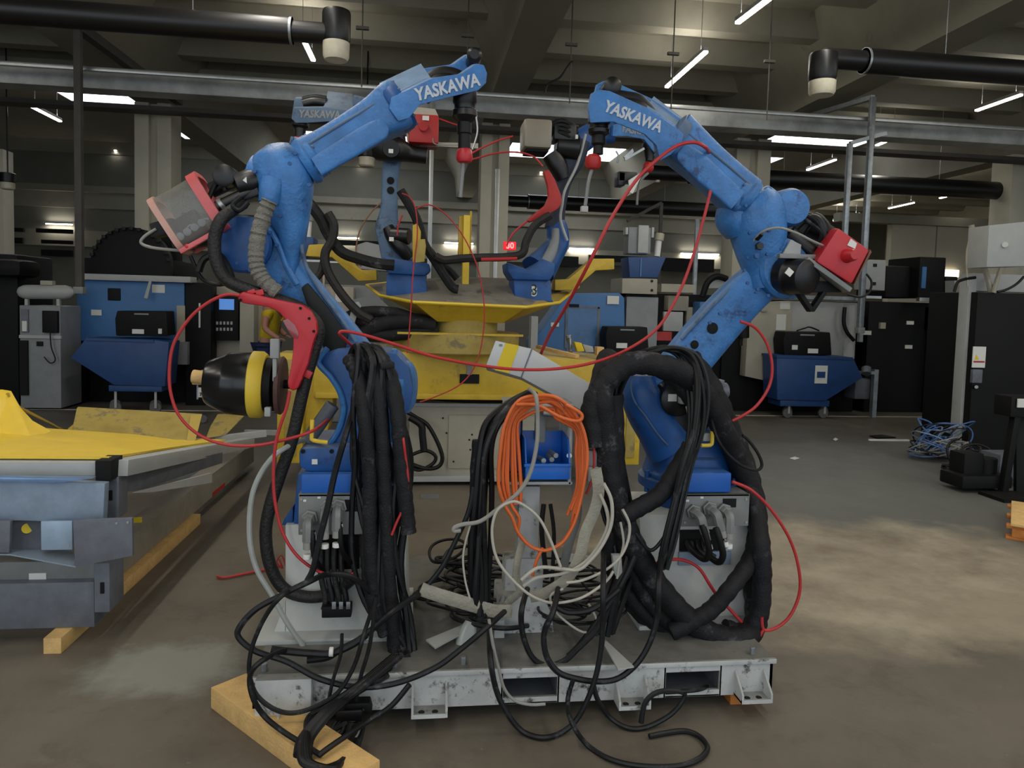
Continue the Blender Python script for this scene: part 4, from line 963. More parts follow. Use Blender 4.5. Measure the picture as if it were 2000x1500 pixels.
part('torch_guard', B().sphere(P(1266, 327, 6.5), .05, (1, 1, 1.1)), RED_D, R3)
part('torch_bracket', B().R(1208, 335, 1245, 355, 6.4, .15, .01).R(1208, 335, 1222, 362, 6.4, .15, .01), MOTOR, R3)
part('reflector_plate', B().prism([(1228, 352), (1250, 338), (1252, 345), (1236, 378), (1230, 376)], 6.3, .02), LABEL, R3)
part('torch_neck', B().tube(pts([(1266, 338), (1252, 352), (1246, 372), (1244, 400)], 6.45), .012, 8), GREY_P, R3)
part('bracket_rods', B().tube(pts([(1203, 295), (1208, 305), (1206, 318)], 6.4), .008, 6).beam(P(1220, 312, 6.4), P(1258, 290, 6.4), .02, .02).prism([(1218, 306), (1236, 290), (1238, 297), (1224, 312)], 6.4, .02), GALV, R3)

# cable hoses hanging over the positioner
def c6(nm, L_, r, m, lb, Y=6.2, g=None): cable(nm, L_, Y, r, m, lb, 'hose' if r > 3 else 'cable', g)
c6('hose_bundle', [(596, 388), (625, 425), (640, 455), (665, 490), (700, 505), (740, 515), (770, 518)], 11, BLACK_F, 'thick black hose running right behind the left robot elbow', 6.1)
c6('hose_bundle', [(640, 416), (652, 440), (648, 470), (635, 495), (640, 530), (668, 575), (700, 610), (725, 625)], 9, HOSE, 'thick dark hose dropping behind the left yellow bracket arm', 6.05)
c6('hose_bundle', [(632, 510), (625, 535), (605, 552), (588, 560)], 7, HOSE, 'short dark hose curling left under the yellow bracket arm', 6.1)
c6('hose_bundle', [(1075, 420), (1045, 440), (1028, 470), (1020, 495), (990, 502), (945, 503), (900, 505), (868, 508), (850, 500)], 8, HOSE, 'dark hose from the rear right robot across the yellow post', 6.15)
c6('hose_bundle', [(782, 372), (805, 410), (818, 440), (828, 475), (850, 510), (872, 545), (885, 562), (895, 565)], 9, BLACK_F, 'thick black hose draped beside the rear left robot', 6.2)
c6('hose_bundle', [(840, 490), (860, 515), (880, 530), (893, 545)], 7, BLACK_F, 'short black hose ending at the turntable centre', 6.3)
c6('red_cable', [(940, 507), (980, 506), (1010, 505)], 3.5, REDC, 'short red cable tied along the dark hose at the yellow post', 6.05)
c6('red_cable', [(785, 378), (800, 385), (812, 410), (815, 460), (808, 520), (804, 580), (800, 640), (795, 690)], 1.3, REDC, 'thin red cable hanging straight down past the rear left robot', 6.0)
c6('red_cable', [(812, 408), (835, 400), (860, 410), (890, 440), (915, 480), (935, 530), (945, 590), (944, 650), (930, 710), (900, 750), (850, 775), (820, 785)], 1.3, REDC, 'thin red cable arching past the yellow post down to the beam', 5.95)
c6('red_cable', [(745, 395), (725, 415), (705, 445), (696, 480), (697, 510), (706, 520)], 1.5, mat('brownish_cable', (120, 84, 60), .6), 'thin brownish cable arching left of the rear left robot', 6.1)
c6('red_cable', [(786, 420), (778, 440), (776, 460)], 1.6, REDC, 'tiny red cable stub at the rear left robot arm', 6.2)
c6('red_cable', [(908, 308), (935, 292), (970, 276), (1002, 266)], 1.8, REDC, 'upper of two red cables between the left torch and the rear feeder', 4.6)
c6('red_cable', [(908, 315), (935, 308), (965, 300), (1005, 297), (1040, 305), (1060, 325)], 1.8, REDC, 'lower of two red cables between the left torch and the rear feeder', 4.7)
c6('red_cable', [(1030, 432), (1010, 448), (996, 465), (990, 480)], 2.0, REDC, 'thin red cable at the tip of the rear red guard', 6.1)
c6('red_cable', [(858, 232), (880, 240), (893, 244)], 1.5, REDC, 'short red cable leaving the rear red box', 6.2)
c6('loose_cable', [(845, 270), (852, 282), (900, 283)], 1.2, GCAB, 'thin grey wire under the rear red box', 6.3)
# red led display
t = thing('led_display', 'small glowing red number display hanging left of the rear right robot', 'display', P(995, 492, 8.5))
part('display_case', B().R(984, 472, 1008, 488, 8.5, .06, .006), mat('display_red', (214, 20, 34), .4, emit=1.1), t)
text('30', (989, 485), (1004, 485), 8.49, mat('digit_glow', (255, 120, 120), .4, emit=2.0), t, shear=0)
# wire feeders standing on blue holders
def feeder(x, y, Y, w_, label, mirror=1):
    t = thing('wire_unit', label, 'wire feeder', P(x, y, Y))
    o = [(x - w_ * .5, y - 40), (x + w_ * .5 + 12 * mirror, y - 40), (x + w_ * .42, y), (x - w_ * .45, y)]
    part('blue_holder', B().prism(o, Y, .3, bev=.006), BLUE_B, t)
    part('holder_edge', B().R(x - w_ * .12, y - 38, x - w_ * .08, y - 2, Y - .01, .01), BLUE_M, t)
    part('unit_body', B().R(x - w_ * .5, y - 98, x + w_ * .22, y - 46, Y + .05, .2, .015), GREY, t)
    part('unit_cover', B().R(x - w_ * .18, y - 102, x + w_ * .14, y - 48, Y + .02, .03, .006), GREY_L, t)
    part('unit_side', B().R(x - w_ * .58, y - 98, x - w_ * .5, y - 84, Y + .04, .1, .004).R(x + w_ * .24, y - 98, x + w_ * .32, y - 78, Y + .04, .1, .004), GREY_L, t)
    part('bottle', B().cyl(P(x + w_ * .46, y - 72, Y + .1), P(x + w_ * .4, y - 41, Y + .1), .035, 16), LABEL, t)
    part('bottle_cap', B().cyl(P(x + w_ * .5, y - 86, Y + .1), P(x + w_ * .46, y - 72, Y + .1), .05, 12), BEIGE, t)
feeder(1258, 542, 7.6, 62, 'grey wire unit in a blue holder right of the rear robots')
t = thing('wire_unit', 'blue holder with pale bottles half hidden behind the left robot arm', 'wire feeder', P(590, 502, 6.7))
part('blue_holder', B().prism([(560, 460), (612, 463), (612, 478), (602, 502), (560, 502)], 6.7, .3, bev=.01), BLUE_B, t)
part('bottle', B().cyl(P(603, 430, 6.8), P(601, 464, 6.8), .03, 14).cyl(P(592, 415, 6.75), P(592, 458, 6.75), .016, 12), LABEL, t)
part('bottle_cap', B().cyl(P(604, 420, 6.8), P(603, 432, 6.8), .045, 12), GREY, t)
# ------------------------------------------------------------ machines along the back aisle
def fr(Y, x0, x1, y0, dY=1.2, **k):
    return B().R(x0, y0, x1, y0 + 10, Y, dY, z0=0.0, **k)
def gl(px, py, Y): q = P(px, py, Y); return q
# left blue machine
M1 = thing('lathe_machine', 'blue and black machine with a chain wheel on top at the left', 'machine', V((P(260, 780, 11).x, 11.5, 0)))
part('blue_front', B().R(150, 549, 360, 668, 11.0, .3, .02), BLUE_M, M1)
part('machine_body', B().R(152, 552, 362, 780, 11.31, 2.0, .02, z0=0), BLACK_M, M1)
part('grey_top_rail', B().R(150, 537, 372, 549, 10.9, .3, .01), GREY_L, M1)
part('hanging_flap', B().prism([(291, 548), (296, 548), (288, 583), (281, 582)], 10.88, .02), GREY_L, M1)
part('dark_window', B().R(210, 563, 235, 587, 10.985, .02, .01), BLACK_M, M1)
part('notice', B().R(297, 556, 322, 572, 10.985, .01), LABEL, M1)
part('notice', B().R(178, 605, 198, 616, 10.985, .01), LABEL, M1)
part('side_strip', B().R(345, 597, 361, 668, 10.98, .02), BEIGE, M1)
part('grey_side', B().R(341, 668, 366, 712, 10.9, .3), GREY, M1)
part('dark_frame', B().R(362, 552, 412, 780, 11.0, .3, .01, z0=0), BLACK_M, M1)
part('white_strip', B().R(388, 592, 391, 640, 10.97, .02), LABEL, M1)
part('roof_plinth', B().R(155, 505, 340, 540, 11.2, 1.2, .02), BLACK_M, M1)
o = P(262, 520, 11.2)
part('chain_wheel', B().lathe(o, V((0, -1, 0)), [(0, .55), (.12, .55), (.13, .5), (.16, .36)], 40), BLACK_M, M1)
part('wheel_guard', B().R(225, 457, 345, 520, 11.6, .3, .03), BLACK_M, M1)
for i in range(15):
    an = .2 + i * .19
    part('chain_link', B().box(o + V((math.cos(an) * .53, -.15, math.sin(an) * .53)), (.05, .04, .05), .006), BLACK, M1)
# tipping skips on castors
def skip(poly_, base, Y, label, front=None, sign=None):
    t = thing('tipping_skip', label, 'skip', V((P((base[0] + base[1]) / 2, base[3], Y).x, Y + .4, 0)))
    part('skip_body', B().prism(poly_, Y, .45, bev=.01), BLUE_B, t)
    part('skip_rim', B().prism([poly_[0], poly_[1], (poly_[1][0], poly_[1][1] + 5), (poly_[0][0], poly_[0][1] + 5)], Y - .015, .48), BLUE_B, t)
    part('base_frame', B().R(base[0], base[2], base[1], base[3], Y + .03, .4, .01), BLUE_M if False else BLUE_B, t)
    for x in (base[0] + 14, base[1] - 12):
        for yy in (.1, .35):
            q = P(x, base[3], Y + yy); 
            c_ = V((q.x, Y + yy, .075))
            w_ = part('castor', B().cyl(c_ + V((0, -.02, 0)), c_ + V((0, .02, 0)), .075, 20), RUBBER, t)
            part('castor_fork', B().box(V((q.x + .01, Y + yy - .03, (q.z + .07) / 2 + .01)), (.03, .012, q.z - .05)), GREY_L, w_)
    return t
skip([(168, 660), (300, 664), (330, 668), (322, 755), (222, 752), (138, 699)], (212, 316, 753, 765), 10.15, 'dark blue tipping skip on castors at the left')
t = skip([(1517, 694), (1666, 698), (1685, 738), (1612, 783), (1518, 781)], (1524, 1620, 782, 794), 10.2, 'dark blue tipping skip on castors at the right with a notice')
part('notice', B().R(1592, 714, 1616, 749, 10.185, .008), LABEL, t)
part('notice_picture', B().R(1596, 726, 1612, 738, 10.18, .006), BLUE_B, t)
def case(x0, y0, x1, y1, Y, label, tags, handle=None):
    t = thing('black_case', label, 'case', P((x0 + x1) / 2, y1, Y))
    part('case_body', B().prism([(x0 + 4, y0), (x1 - 3, y0 + 1), (x1, y1), (x0 + 2, y1), (x0, y0 + 16)], Y, .33, bev=.02), BLACK_M, t)
    part('case_handle', B().R((x0 + x1) / 2 - 14, y0 + 5, (x0 + x1) / 2 + 14, y0 + 8, Y - .015, .015, .003), GREY, t)
    for a, b_, c_, d in tags:
        part('tag', B().R(a, b_, c_, d, Y - .008, .006), LABEL, t)
    if handle: part('carry_strap', B().tube(pts(handle, Y + .2), .012, 6), BLACK, t)
case(224, 607, 328, 656, 10.3, 'black case with white tags on the left blue skip', [(258, 643, 281, 652), (309, 642, 316, 652)])
case(1530, 648, 1625, 694, 10.35, 'black case with carrying strap on the right blue skip', [(1578, 681, 1598, 690), (1547, 674, 1558, 683)], [(1556, 646), (1572, 641), (1582, 639), (1600, 646)])
case(1183, 638, 1268, 690, 9.2, 'black case behind the cable-draped right robot shoulder', [(1204, 670, 1225, 680)])
t = thing('steel_trestle', 'low steel trestle under the black case behind the yellow beam', 'trestle', V((P(1225, 690, 9.3).x, 9.4, 0)))
part('trestle_top', B().R(1178, 690, 1275, 697, 9.2, .5), STEELD, t)
for x in (1182, 1268):
    part('trestle_leg', B().R(x, 697, x + 5, 760, 9.4, .05, z0=0), STEELD, t)
# grey control cabinets with white tanks
def tank_cab(x0, x1, yt, Y, tx0, tx1, ty, label, tr):
    t = thing('control_cabinet', label, 'cabinet', V((P((x0 + x1) / 2, 780, Y).x, Y + .3, 0)))
    part('cabinet_body', B().R(x0, yt, x1, yt + 40, Y, .6, .012, z0=.03), GREY, t)
    part('cabinet_lid', B().R(x0 - 1, yt + 58, x1 + 1, yt + 64, Y - .02, .04), GREY_L, t)
    part('dark_column', B().R(x0, yt + 68, x0 + 16, yt + 175, Y - .03, .05), BLACK_M, t)
    part('dark_column', B().R(x0 + 3, yt + 7, x0 + 17, yt + 52, Y - .02, .03), STEELD, t)
    part('tag', B().R(x0 + 5, yt + 30, x0 + 14, yt + 50, Y - .03, .01), LABEL, t)
    part('dark_socket', B().R(x0 + 33, yt + 70, x0 + 45, yt + 79, Y - .02, .03, .004), BLACK_M, t)
    part('hanging_panel', B().R(x0 + 44, yt + 10, x0 + 74, yt + 53, Y - .05, .06, .008), BLACK_M, t)
    part('panel_cable', B().tube(pts([(x0 + 60, yt + 50), (x0 + 62, yt + 80), (x0 + 70, yt + 105), (x0 + 60, yt + 112), (x0 + 48, yt + 100)], Y - .06), .008, 6), BLACK, t)
    part('tank_leg', B().R(x0 + 10, ty + 14, x0 + 16, yt, Y + .1, .05).R(x1 - 8, ty + 14, x1 - 2, yt, Y + .1, .05), GREY_L, t)
    r = tr * mpp(P(x0, ty, Y)); a_, b_ = P(tx0, ty, Y + .15), P(tx1, ty + 1, Y + .15)
    part('air_tank', B().lathe(a_, b_ - a_, [(0, r * .2), (.03, r * .7), (.08, r * .95), (.12, r), ((b_ - a_).length - .12, r), ((b_ - a_).length - .05, r * .8), ((b_ - a_).length, r * .2)], 28), GREY_L, t)
    part('tank_valve', B().R((tx0 + tx1) / 2 - 12, ty - 22, (tx0 + tx1) / 2 + 12, ty - 13, Y + .1, .1, .01), BEIGE, t)
tank_cab(38, 118, 597, 10.4, 34, 146, 570, 'grey control cabinet with a pale tank on top at the far left', 14)
tank_cab(1851, 1890, 657, 10.6, 1828, 1900, 631, 'grey control cabinet with a pale tank beside the big black cabinet', 13)
solo('dark_machine', B().R(-60, 495, 36, 780, 10.9, 1.0, .05, z0=0).R(-40, 505, 40, 540, 10.6, .6, .1), BLACK_M, 'black machine cut by the left picture edge', 'machine')
solo('dark_machine', B().R(118, 610, 150, 780, 10.9, .8, .02, z0=0), BLACK_M, 'narrow black machine part between grey cabinet and blue machine', 'machine')
# control panel column and beige machines behind the left robot
M2 = thing('machine_tool', 'grey beige machine tool with a black screen panel behind the red guard', 'machine', V((P(440, 780, 11.6).x, 11.8, 0)))
part('machine_body', B().R(414, 560, 512, 780, 11.4, 1.2, .03, z0=0), BEIGE, M2)
part('screen_column', B().R(415, 576, 466, 665, 11.2, .2, .01), BLACK_M, M2)
part('screen', B().R(428, 584, 457, 605, 11.19, .01), mat('screen_blue', (70, 120, 190), .3, emit=.7), M2)
for i in range(10):
    part('key_button', B().R(422 + (i % 5) * 7, 628 + (i // 5) * 12, 426 + (i % 5) * 7, 634 + (i // 5) * 12, 11.185, .01), GREY_L, M2)
part('side_module', B().R(468, 590, 496, 690, 11.1, .3, .01), BEIGE, M2)
M3 = thing('machine_tool', 'grey machine enclosure behind the left end of the positioner', 'machine', V((P(690, 760, 9.6).x, 9.8, 0)))
part('machine_body', B().R(580, 556, 740, 690, 9.6, 1.2, .03, z0=0), GREY, M3)
part('beige_box', B().R(636, 560, 690, 640, 9.4, .2, .01), BEIGE, M3)
part('paper_notice', B().R(655, 568, 672, 590, 9.39, .01), LABEL, M3)
part('dark_door', B().R(640, 600, 664, 690, 9.35, .05), BLACK_M, M3)
part('grey_hopper', B().prism([(690, 585), (730, 575), (800, 640), (760, 660), (690, 640)], 8.6, .4), GREY, M3)
t = thing('signal_lamp', 'small glowing red signal lamp on a pole left of the positioner', 'lamp', V((P(632, 545, 9.0).x, 9.0, P(632, 570, 9).z)))
part('lamp_pole', B().R(630, 530, 634, 575, 9.0, .03), BEIGE, t)
part('lamp_bulb', B().sphere(P(632, 527, 9.0), .035), mat('red_glow', (255, 60, 60), .4, emit=9), t)
solo('white_machine_cover', B().prism([(697, 478), (715, 472), (748, 480), (760, 530), (700, 525)], 9.8, .4, bev=.02), GREY_L, 'pale rounded machine cover behind the rear left robot', 'machine')
solo('thin_bench_rail', B().R(560, 507, 640, 511, 10.2, .1).R(640, 511, 700, 514, 10.2, .1), ALU, 'pale rail behind the left yellow bracket arm', 'rail')
# person in yellow
PEN = thing('person', 'person in a yellow shirt and blue jeans working behind the left robot', 'person', V((P(530, 760, 10.6).x, 10.6, 0)))
def skin(nm, vts, eds, rad, m, par):
    me = bpy.data.meshes.new(nm); me.from_pydata([v - WL[par.name] for v in vts], eds, [])
    o = bpy.data.objects.new(nm, me); C.objects.link(o)
    s_ = o.modifiers.new('s', 'SKIN'); s_.use_smooth_shade = True
    for i, r in enumerate(rad): me.skin_vertices[0].data[i].radius = (r, r * (.8 if r > .1 else 1))
    me.skin_vertices[0].data[0].use_root = True
    o.modifiers.new('u', 'SUBSURF').levels = 2
    dg = bpy.context.evaluated_depsgraph_get()
    m2 = bpy.data.meshes.new_from_object(o.evaluated_get(dg)); bpy.data.objects.remove(o)
    m2.materials.clear(); m2.materials.append(m); m2.name = nm
    for p_ in m2.polygons: p_.use_smooth = True; p_.material_index = 0
    q = bpy.data.objects.new(nm, m2); C.objects.link(q); q.parent = par; WL[q.name] = WL[par.name]
    return q
SKINM = mat('skin', (176, 124, 104), .6, var=.06)
o = V((P(522, 700, 10.6).x, 10.6, 0))
def W(x, y, z): return o + V((x, y, z))
body = skin('body', [W(0, 0, .93), W(.03, 0, 1.1), W(.05, -.02, 1.3), W(.08, -.04, 1.45), W(.11, -.06, 1.56), W(.14, -.08, 1.66),
      W(.04, -.22, 1.42), W(.02, -.30, 1.17), W(.18, -.34, 1.06), W(.24, -.35, 1.04), W(.1, .15, 1.42), W(.12, .18, 1.15), W(.24, .08, 1.06),
      W(-.02, -.1, .9), W(-.02, -.11, .5), W(-.03, -.1, .08), W(.1, -.12, .04), W(-.0, .1, .9), W(.02, .12, .5), W(-.02, .12, .08), W(.1, .12, .04)],
     [(0, 1), (1, 2), (2, 3), (3, 4), (4, 5), (3, 6), (6, 7), (7, 8), (8, 9), (3, 10), (10, 11), (11, 12), (0, 13), (13, 14), (14, 15), (15, 16), (0, 17), (17, 18), (18, 19), (19, 20)],
     [.15, .14, .15, .13, .055, .07, .06, .045, .035, .03, .06, .045, .035, .09, .065, .045, .04, .09, .065, .045, .04], SKINM, PEN)
part('head', B().sphere(W(.16, -.09, 1.72), .1, (1.05, .8, 1.15)).sphere(W(.26, -.1, 1.70), .016).sphere(W(.17, -.175, 1.71), .022), SKINM, PEN)
part('hair', B().sphere(W(.14, -.09, 1.76), .105, (1.0, .85, .95)), mat('hair_dark', (40, 30, 24), .8), PEN)
for s_ in (0, 1):
    base_h = W(.24, -.35, 1.04) if s_ == 0 else W(.24, .08, 1.06)
    for k in range(5):
        part('finger', B().tube([base_h + V((.0, (k - 2) * .016, 0)), base_h + V((.045, (k - 2) * .018, -.01 - .004 * (k == 2))), base_h + V((.075 - .012 * abs(k - 2), (k - 2) * .018, -.03))], .0085, 6), SKINM, PEN)
skin('shirt', [W(0, 0, .95), W(.03, 0, 1.1), W(.05, -.02, 1.3), W(.08, -.04, 1.46), W(.045, -.21, 1.42), W(.03, -.26, 1.27), W(.1, .14, 1.42), W(.11, .165, 1.28)],
     [(0, 1), (1, 2), (2, 3), (3, 4), (4, 5), (3, 6), (6, 7)], [.185, .17, .18, .14, .085, .075, .085, .075], mat('yellow_shirt', (206, 178, 30), .8, var=.15, scale=12), PEN)
skin('jeans', [W(0, 0, .96), W(-.02, -.1, .88), W(-.02, -.11, .5), W(-.03, -.1, .1), W(-.0, .1, .88), W(.02, .12, .5), W(-.02, .12, .1)],
     [(0, 1), (1, 2), (2, 3), (0, 4), (4, 5), (5, 6)], [.165, .11, .085, .07, .11, .085, .07], mat('jeans', (34, 48, 84), .85, var=.2, scale=14), PEN)
for s_ in (-.1, .12):
    part('shoe', B().box(W(.06, s_, .04), (.26, .09, .08), .03), BLACK, PEN)
# light blue machine right of the positioner
M4 = thing('machine_tool', 'light blue machine with a sliding window behind the right robot cables', 'machine', V((P(1130, 740, 9.6).x, 9.8, 0)))
part('blue_cover', B().prism([(1062, 640), (1110, 573), (1210, 572), (1220, 582), (1222, 760), (1040, 756), (1040, 665)], 9.6, .6, bev=.02), BLUE_M, M4)
part('window_frame', B().R(1104, 600, 1108, 680, 9.58, .03).R(1166, 600, 1171, 690, 9.58, .03).R(1104, 598, 1171, 602, 9.58, .03), STEELD, M4)
part('window_panel', B().R(1108, 602, 1166, 690, 9.585, .02), mat('window_blue', (60, 104, 154), .25), M4)
part('side_profile', B().R(1037, 618, 1050, 700, 9.5, .2), GREY_L, M4)
part('notice', B().R(1186, 578, 1209, 594, 9.58, .01), LABEL, M4)
part('notice', B().R(1076, 630, 1092, 638, 9.58, .01), LABEL, M4)
part('black_vent', B().R(1112, 594, 1131, 600, 9.57, .02), BLACK_M, M4)
M5 = thing('control_cabinet', 'grey cabinet with beige top box beside the light blue machine', 'cabinet', V((P(1250, 740, 9.7).x, 9.9, 0)))
part('cabinet_body', B().R(1222, 580, 1284, 700, 9.65, .7, .01, z0=0), GREY, M5)
part('top_box', B().R(1215, 544, 1284, 574, 9.6, .6, .01), BEIGE, M5)
for x, y in ((1273, 549), (1273, 567)): part('dark_screw', bolt(P(x, y, 9.6), .02, .01), BLACK, M5)
part('dark_gap', B().R(1222, 574, 1284, 580, 9.7, .5), BLACK_M, M5)
part('rear_beam', B().R(1292, 555, 1358, 571, 10.4, .3), BEIGE, M5)
M6 = thing('machine_tool', 'beige machine parts and small grey panel between the cabinet and right robot', 'machine', V((P(1330, 700, 10.6).x, 10.8, 0)))
part('dark_body', B().R(1284, 575, 1420, 790, 11.0, .8, .02, z0=0), BLACK_M, M6)
part('grey_panel', B().R(1296, 609, 1334, 647, 10.3, .06, .01), GREY_L, M6)
part('beige_parts', B().R(1305, 578, 1345, 607, 10.8, .2, .01).R(1340, 600, 1356, 660, 10.9, .1, .01), BEIGE, M6)
part('red_plate', B().R(1272, 648, 1312, 665, 10.2, .05), RED_D, M6)
part('monitor_arm', B().prism([(1380, 560), (1400, 545), (1412, 546), (1414, 562), (1385, 563)], 10.9, .05), GREY_L, M6)
part('ladder_hook', B().tube(pts([(1372, 580), (1382, 552), (1400, 540), (1420, 545)], 10.8), .05, 8), BLACK_M, M6)
part('blue_corner', B().R(1366, 590, 1420, 640, 10.6, .3, .02), BLUE_M, M6)
part('spindle', B().cyl(P(1452, 620, 9.9), P(1452, 660, 9.9), .08, 16).cyl(P(1447, 660, 9.9), P(1446, 675, 9.9), .03, 12).R(1440, 590, 1470, 625, 9.9, .3, .03), BLACK_M, M6)
# big grey machine right of the right robot
M7 = thing('machine_tool', 'pale grey machine with beige door behind the right robot elbow', 'machine', V((P(1560, 780, 10.8).x, 11, 0)))
part('beige_door', B().prism([(1480, 590), (1548, 588), (1540, 748), (1502, 745), (1455, 735), (1460, 650)], 10.7, .2, bev=.01), BEIGE, M7)
part('grey_front', B().R(1540, 590, 1672, 700, 10.75, .2, .01), GREY_L, M7)
part('machine_body', B().R(1410, 586, 1672, 780, 10.96, 1.4, .02, z0=0), BLACK_M, M7)
part('notice', B().R(1524, 590, 1543, 604, 10.69, .01), LABEL, M7)
part('notice_holder', B().R(1516, 614, 1535, 645, 10.68, .015), LABEL, M7)
part('socket', B().R(1488, 600, 1499, 609, 10.66, .04, .005), BEIGE, M7)
part('side_strip', B().R(1650, 592, 1668, 700, 10.7, .05), GREY_L, M7)
part('black_hose', B().tube(pts([(1650, 600), (1648, 630), (1655, 650), (1668, 665)], 10.6), .03, 8), BLACK, M7)
part('grey_upright', B().R(1681, 570, 1688, 668, 10.4, .06, z0=None), GALV, M7)
part('trestle', B().R(1706, 722, 1714, 810, 10.4, .08, z0=0).R(1665, 725, 1712, 731, 10.4, .06), GALV, M7)
part('valve_block', B().R(1670, 740, 1700, 780, 10.5, .3, .03).cyl(P(1692, 718, 10.4), P(1692, 730, 10.35), .07, 14), STEELD, M7)
part('long_bar', B().R(1470, 577, 1686, 584, 10.55, .08), GALV, M7)
M8 = thing('machine_tool', 'black machine with open bay between the grey posts and the big black cabinet', 'machine', V((P(1770, 790, 11).x, 11.2, 0)))
part('machine_body', B().R(1692, 590, 1812, 800, 11.0, 1.5, .02, z0=0), BLACK_M, M8)
part('dark_door', B().R(1812, 640, 1852, 810, 10.9, .8, .02, z0=0), BLACK_M, M8)
part('grey_side', B().R(1806, 600, 1830, 645, 11.0, .3), STEELD, M8)
part('white_box', B().prism([(1697, 507), (1731, 508), (1728, 568), (1690, 565), (1690, 515)], 10.4, .3, bev=.01), GREY_L, M8)
for x, y in ((1710, 518), (1708, 554)): part('dark_socket', B().R(x - 3, y - 3, x + 3, y + 3, 10.38, .03), BLACK, M8)
part('roof_block', B().R(1730, 520, 1800, 582, 10.9, .8, .03).R(1795, 502, 1846, 582, 10.7, .8, .02).R(1846, 540, 1870, 582, 10.7, .8, .02), BLACK_M, M8)
part('blue_stripe', B().R(1801, 521, 1809, 563, 10.68, .02), BLUE_M, M8)
part('roof_rail', B().R(1692, 578, 1722, 583, 10.6, .06), ALU, M8)
part('roof_rail', B().R(1796, 582, 1855, 589, 10.6, .08), ALU, M8)
for a_ in ((1771, 627, 1785, 634), (1768, 674, 1782, 681), (1687, 646, 1702, 654)): part('tag', B().R(*a_, 10.6, .01), LABEL, M8)
part('tag_socket', B().R(1720, 630, 1730, 642, 10.95, .06), BEIGE, M8)
# big black cabinet at the right edge, in its pale frame
M9 = thing('control_cabinet', 'tall black cabinet in a pale frame cut by the right picture edge', 'cabinet', V((P(1960, 920, 7.6).x, 7.8, 0)))
part('cabinet_body', B().R(1899, 574, 2150, 900, 7.6, .8, .01, z0=.05), BLACK_M, M9)
part('frame_post', B().R(1884, 540, 1899, 830, 7.7, .15, .004, z0=.0), GREY_L, M9)
part('frame_top', B().R(1899, 538, 2150, 572, 7.75, .2, .004), GREY_L, M9)
part('notice', B().R(1900, 677, 1925, 718, 7.585, .01), LABEL, M9)
part('notice_mark', B().prism([(1907, 692), (1904, 702), (1912, 702)], 7.58, .005), LABELY, M9)
part('notice_mark', B().R(1902, 705, 1923, 708, 7.58, .005), RED_D, M9)
part('door_handle', B().R(1900, 722, 1919, 748, 7.56, .04, .005), STEELD, M9)
part('door_lock', B().cyl(P(1907, 756, 7.6), P(1907, 756, 7.55), .02, 12), GALV, M9)
t = thing('wall_box', 'pale square electrical box high at the right edge', 'electrical box', P(1965, 520, 7.2))
part('box_body', B().prism([(1932, 440), (2010, 432), (2010, 520), (1927, 522)], 7.2, .3, bev=.01), GREY_L, t)
part('box_lock', B().cyl(P(1963, 478, 7.2), P(1963, 478, 7.17), .03, 18), LABEL, t)
part('mounting_foot', B().tube(pts([(1897, 440), (1905, 470), (1918, 510), (1930, 545), (1935, 570)], 7.65), .03, 8).tube(pts([(1955, 522), (1948, 545), (1940, 572)], 7.6), .025, 8), BEIGE, t)
cable('loose_cable', [(1890, 560), (1888, 500), (1893, 470), (1895, 450)], 7.5, 2, BEIGE, 'beige conduit rising at the left edge of the tall black cabinet')
cable('loose_cable', [(1864, 570), (1870, 552), (1885, 545), (1905, 542)], 7.5, 3, BLACK, 'black cable bridging to the tall black cabinet', 'cable')
cable('loose_cable', [(1948, 570), (1965, 566), (1985, 555), (2000, 540)], 7.3, 2.5, BLACK, 'black cable sagging under the pale electrical box', 'cable')
solo('machine_stand', B().prism([(1864, 548), (1886, 548), (1886, 556), (1869, 556), (1869, 640), (1864, 640)], 10.2, .2), GREY_L, 'pale frame left of the tall black cabinet', 'machine')
# blue cable tangle and dark scrap heap
def heap(nm, label, cat, cx, cy, rx, Y, n, r, mats, hz, seedv, grp):
    random.seed(seedv)
    c0 = PZ(cx, cy, 0.02)
    for i in range(n):
        q = []
        a0 = random.uniform(0, 6.28); s_ = random.uniform(.35, 1)
        ox, oy = random.uniform(-.4, .4) * rx, random.uniform(-.3, .3) * rx
        tilt = random.uniform(.1, 1) * hz
        for k in range(8):
            an = a0 + k * .78
            q.append(c0 + V((ox + math.cos(an) * rx * s_ * random.uniform(.5, .8), oy + math.sin(an) * rx * .5 * s_, .02 + abs(math.sin(an * .5 + a0)) * tilt)))
        solo(nm, B().tube(q, r * random.uniform(.8, 1.2), 6, closed=random.random() < .6, sub=4), random.choice(mats), label, cat, grp)
BCAB = mat('blue_cable', (70, 104, 160), .5, var=.2); BCAB2 = mat('pale_blue_cable', (120, 140, 168), .5, var=.2)
heap('cable_coil', 'blue and grey cable loop in the tangle on the floor at the right', 'cable', 1832, 895, .40, 6.6, 34, .008, [BCAB, BCAB2, BCAB, GCAB, CABLE], .42, 3, 'cable tangle on the right floor')
heap('cable_coil', 'black cable loop beside the blue tangle near the tall black cabinet', 'cable', 1910, 925, .45, 6.4, 16, .011, [BLACK, CABLE, HOSE], .3, 9, 'black cables by the tall cabinet')
solo('valve_assembly', B().box(PZ(1905, 935, .1), (.5, .3, .12), .02).box(PZ(1905, 935, .1) + V((-.08, .03, .1)), (.2, .2, .3), .02).cyl(PZ(1905, 935, .1) + V((.1, 0, .05)), PZ(1905, 935, .1) + V((.1, 0, .2)), .09, 20), BLACK_M, 'dark valve assembly lying by the tall black cabinet', 'machine part')
solo('valve_assembly', B().box(PZ(1965, 905, .2), (.35, .25, .22), .015), STEELD, 'grey steel box on the scrap at the right edge', 'box')
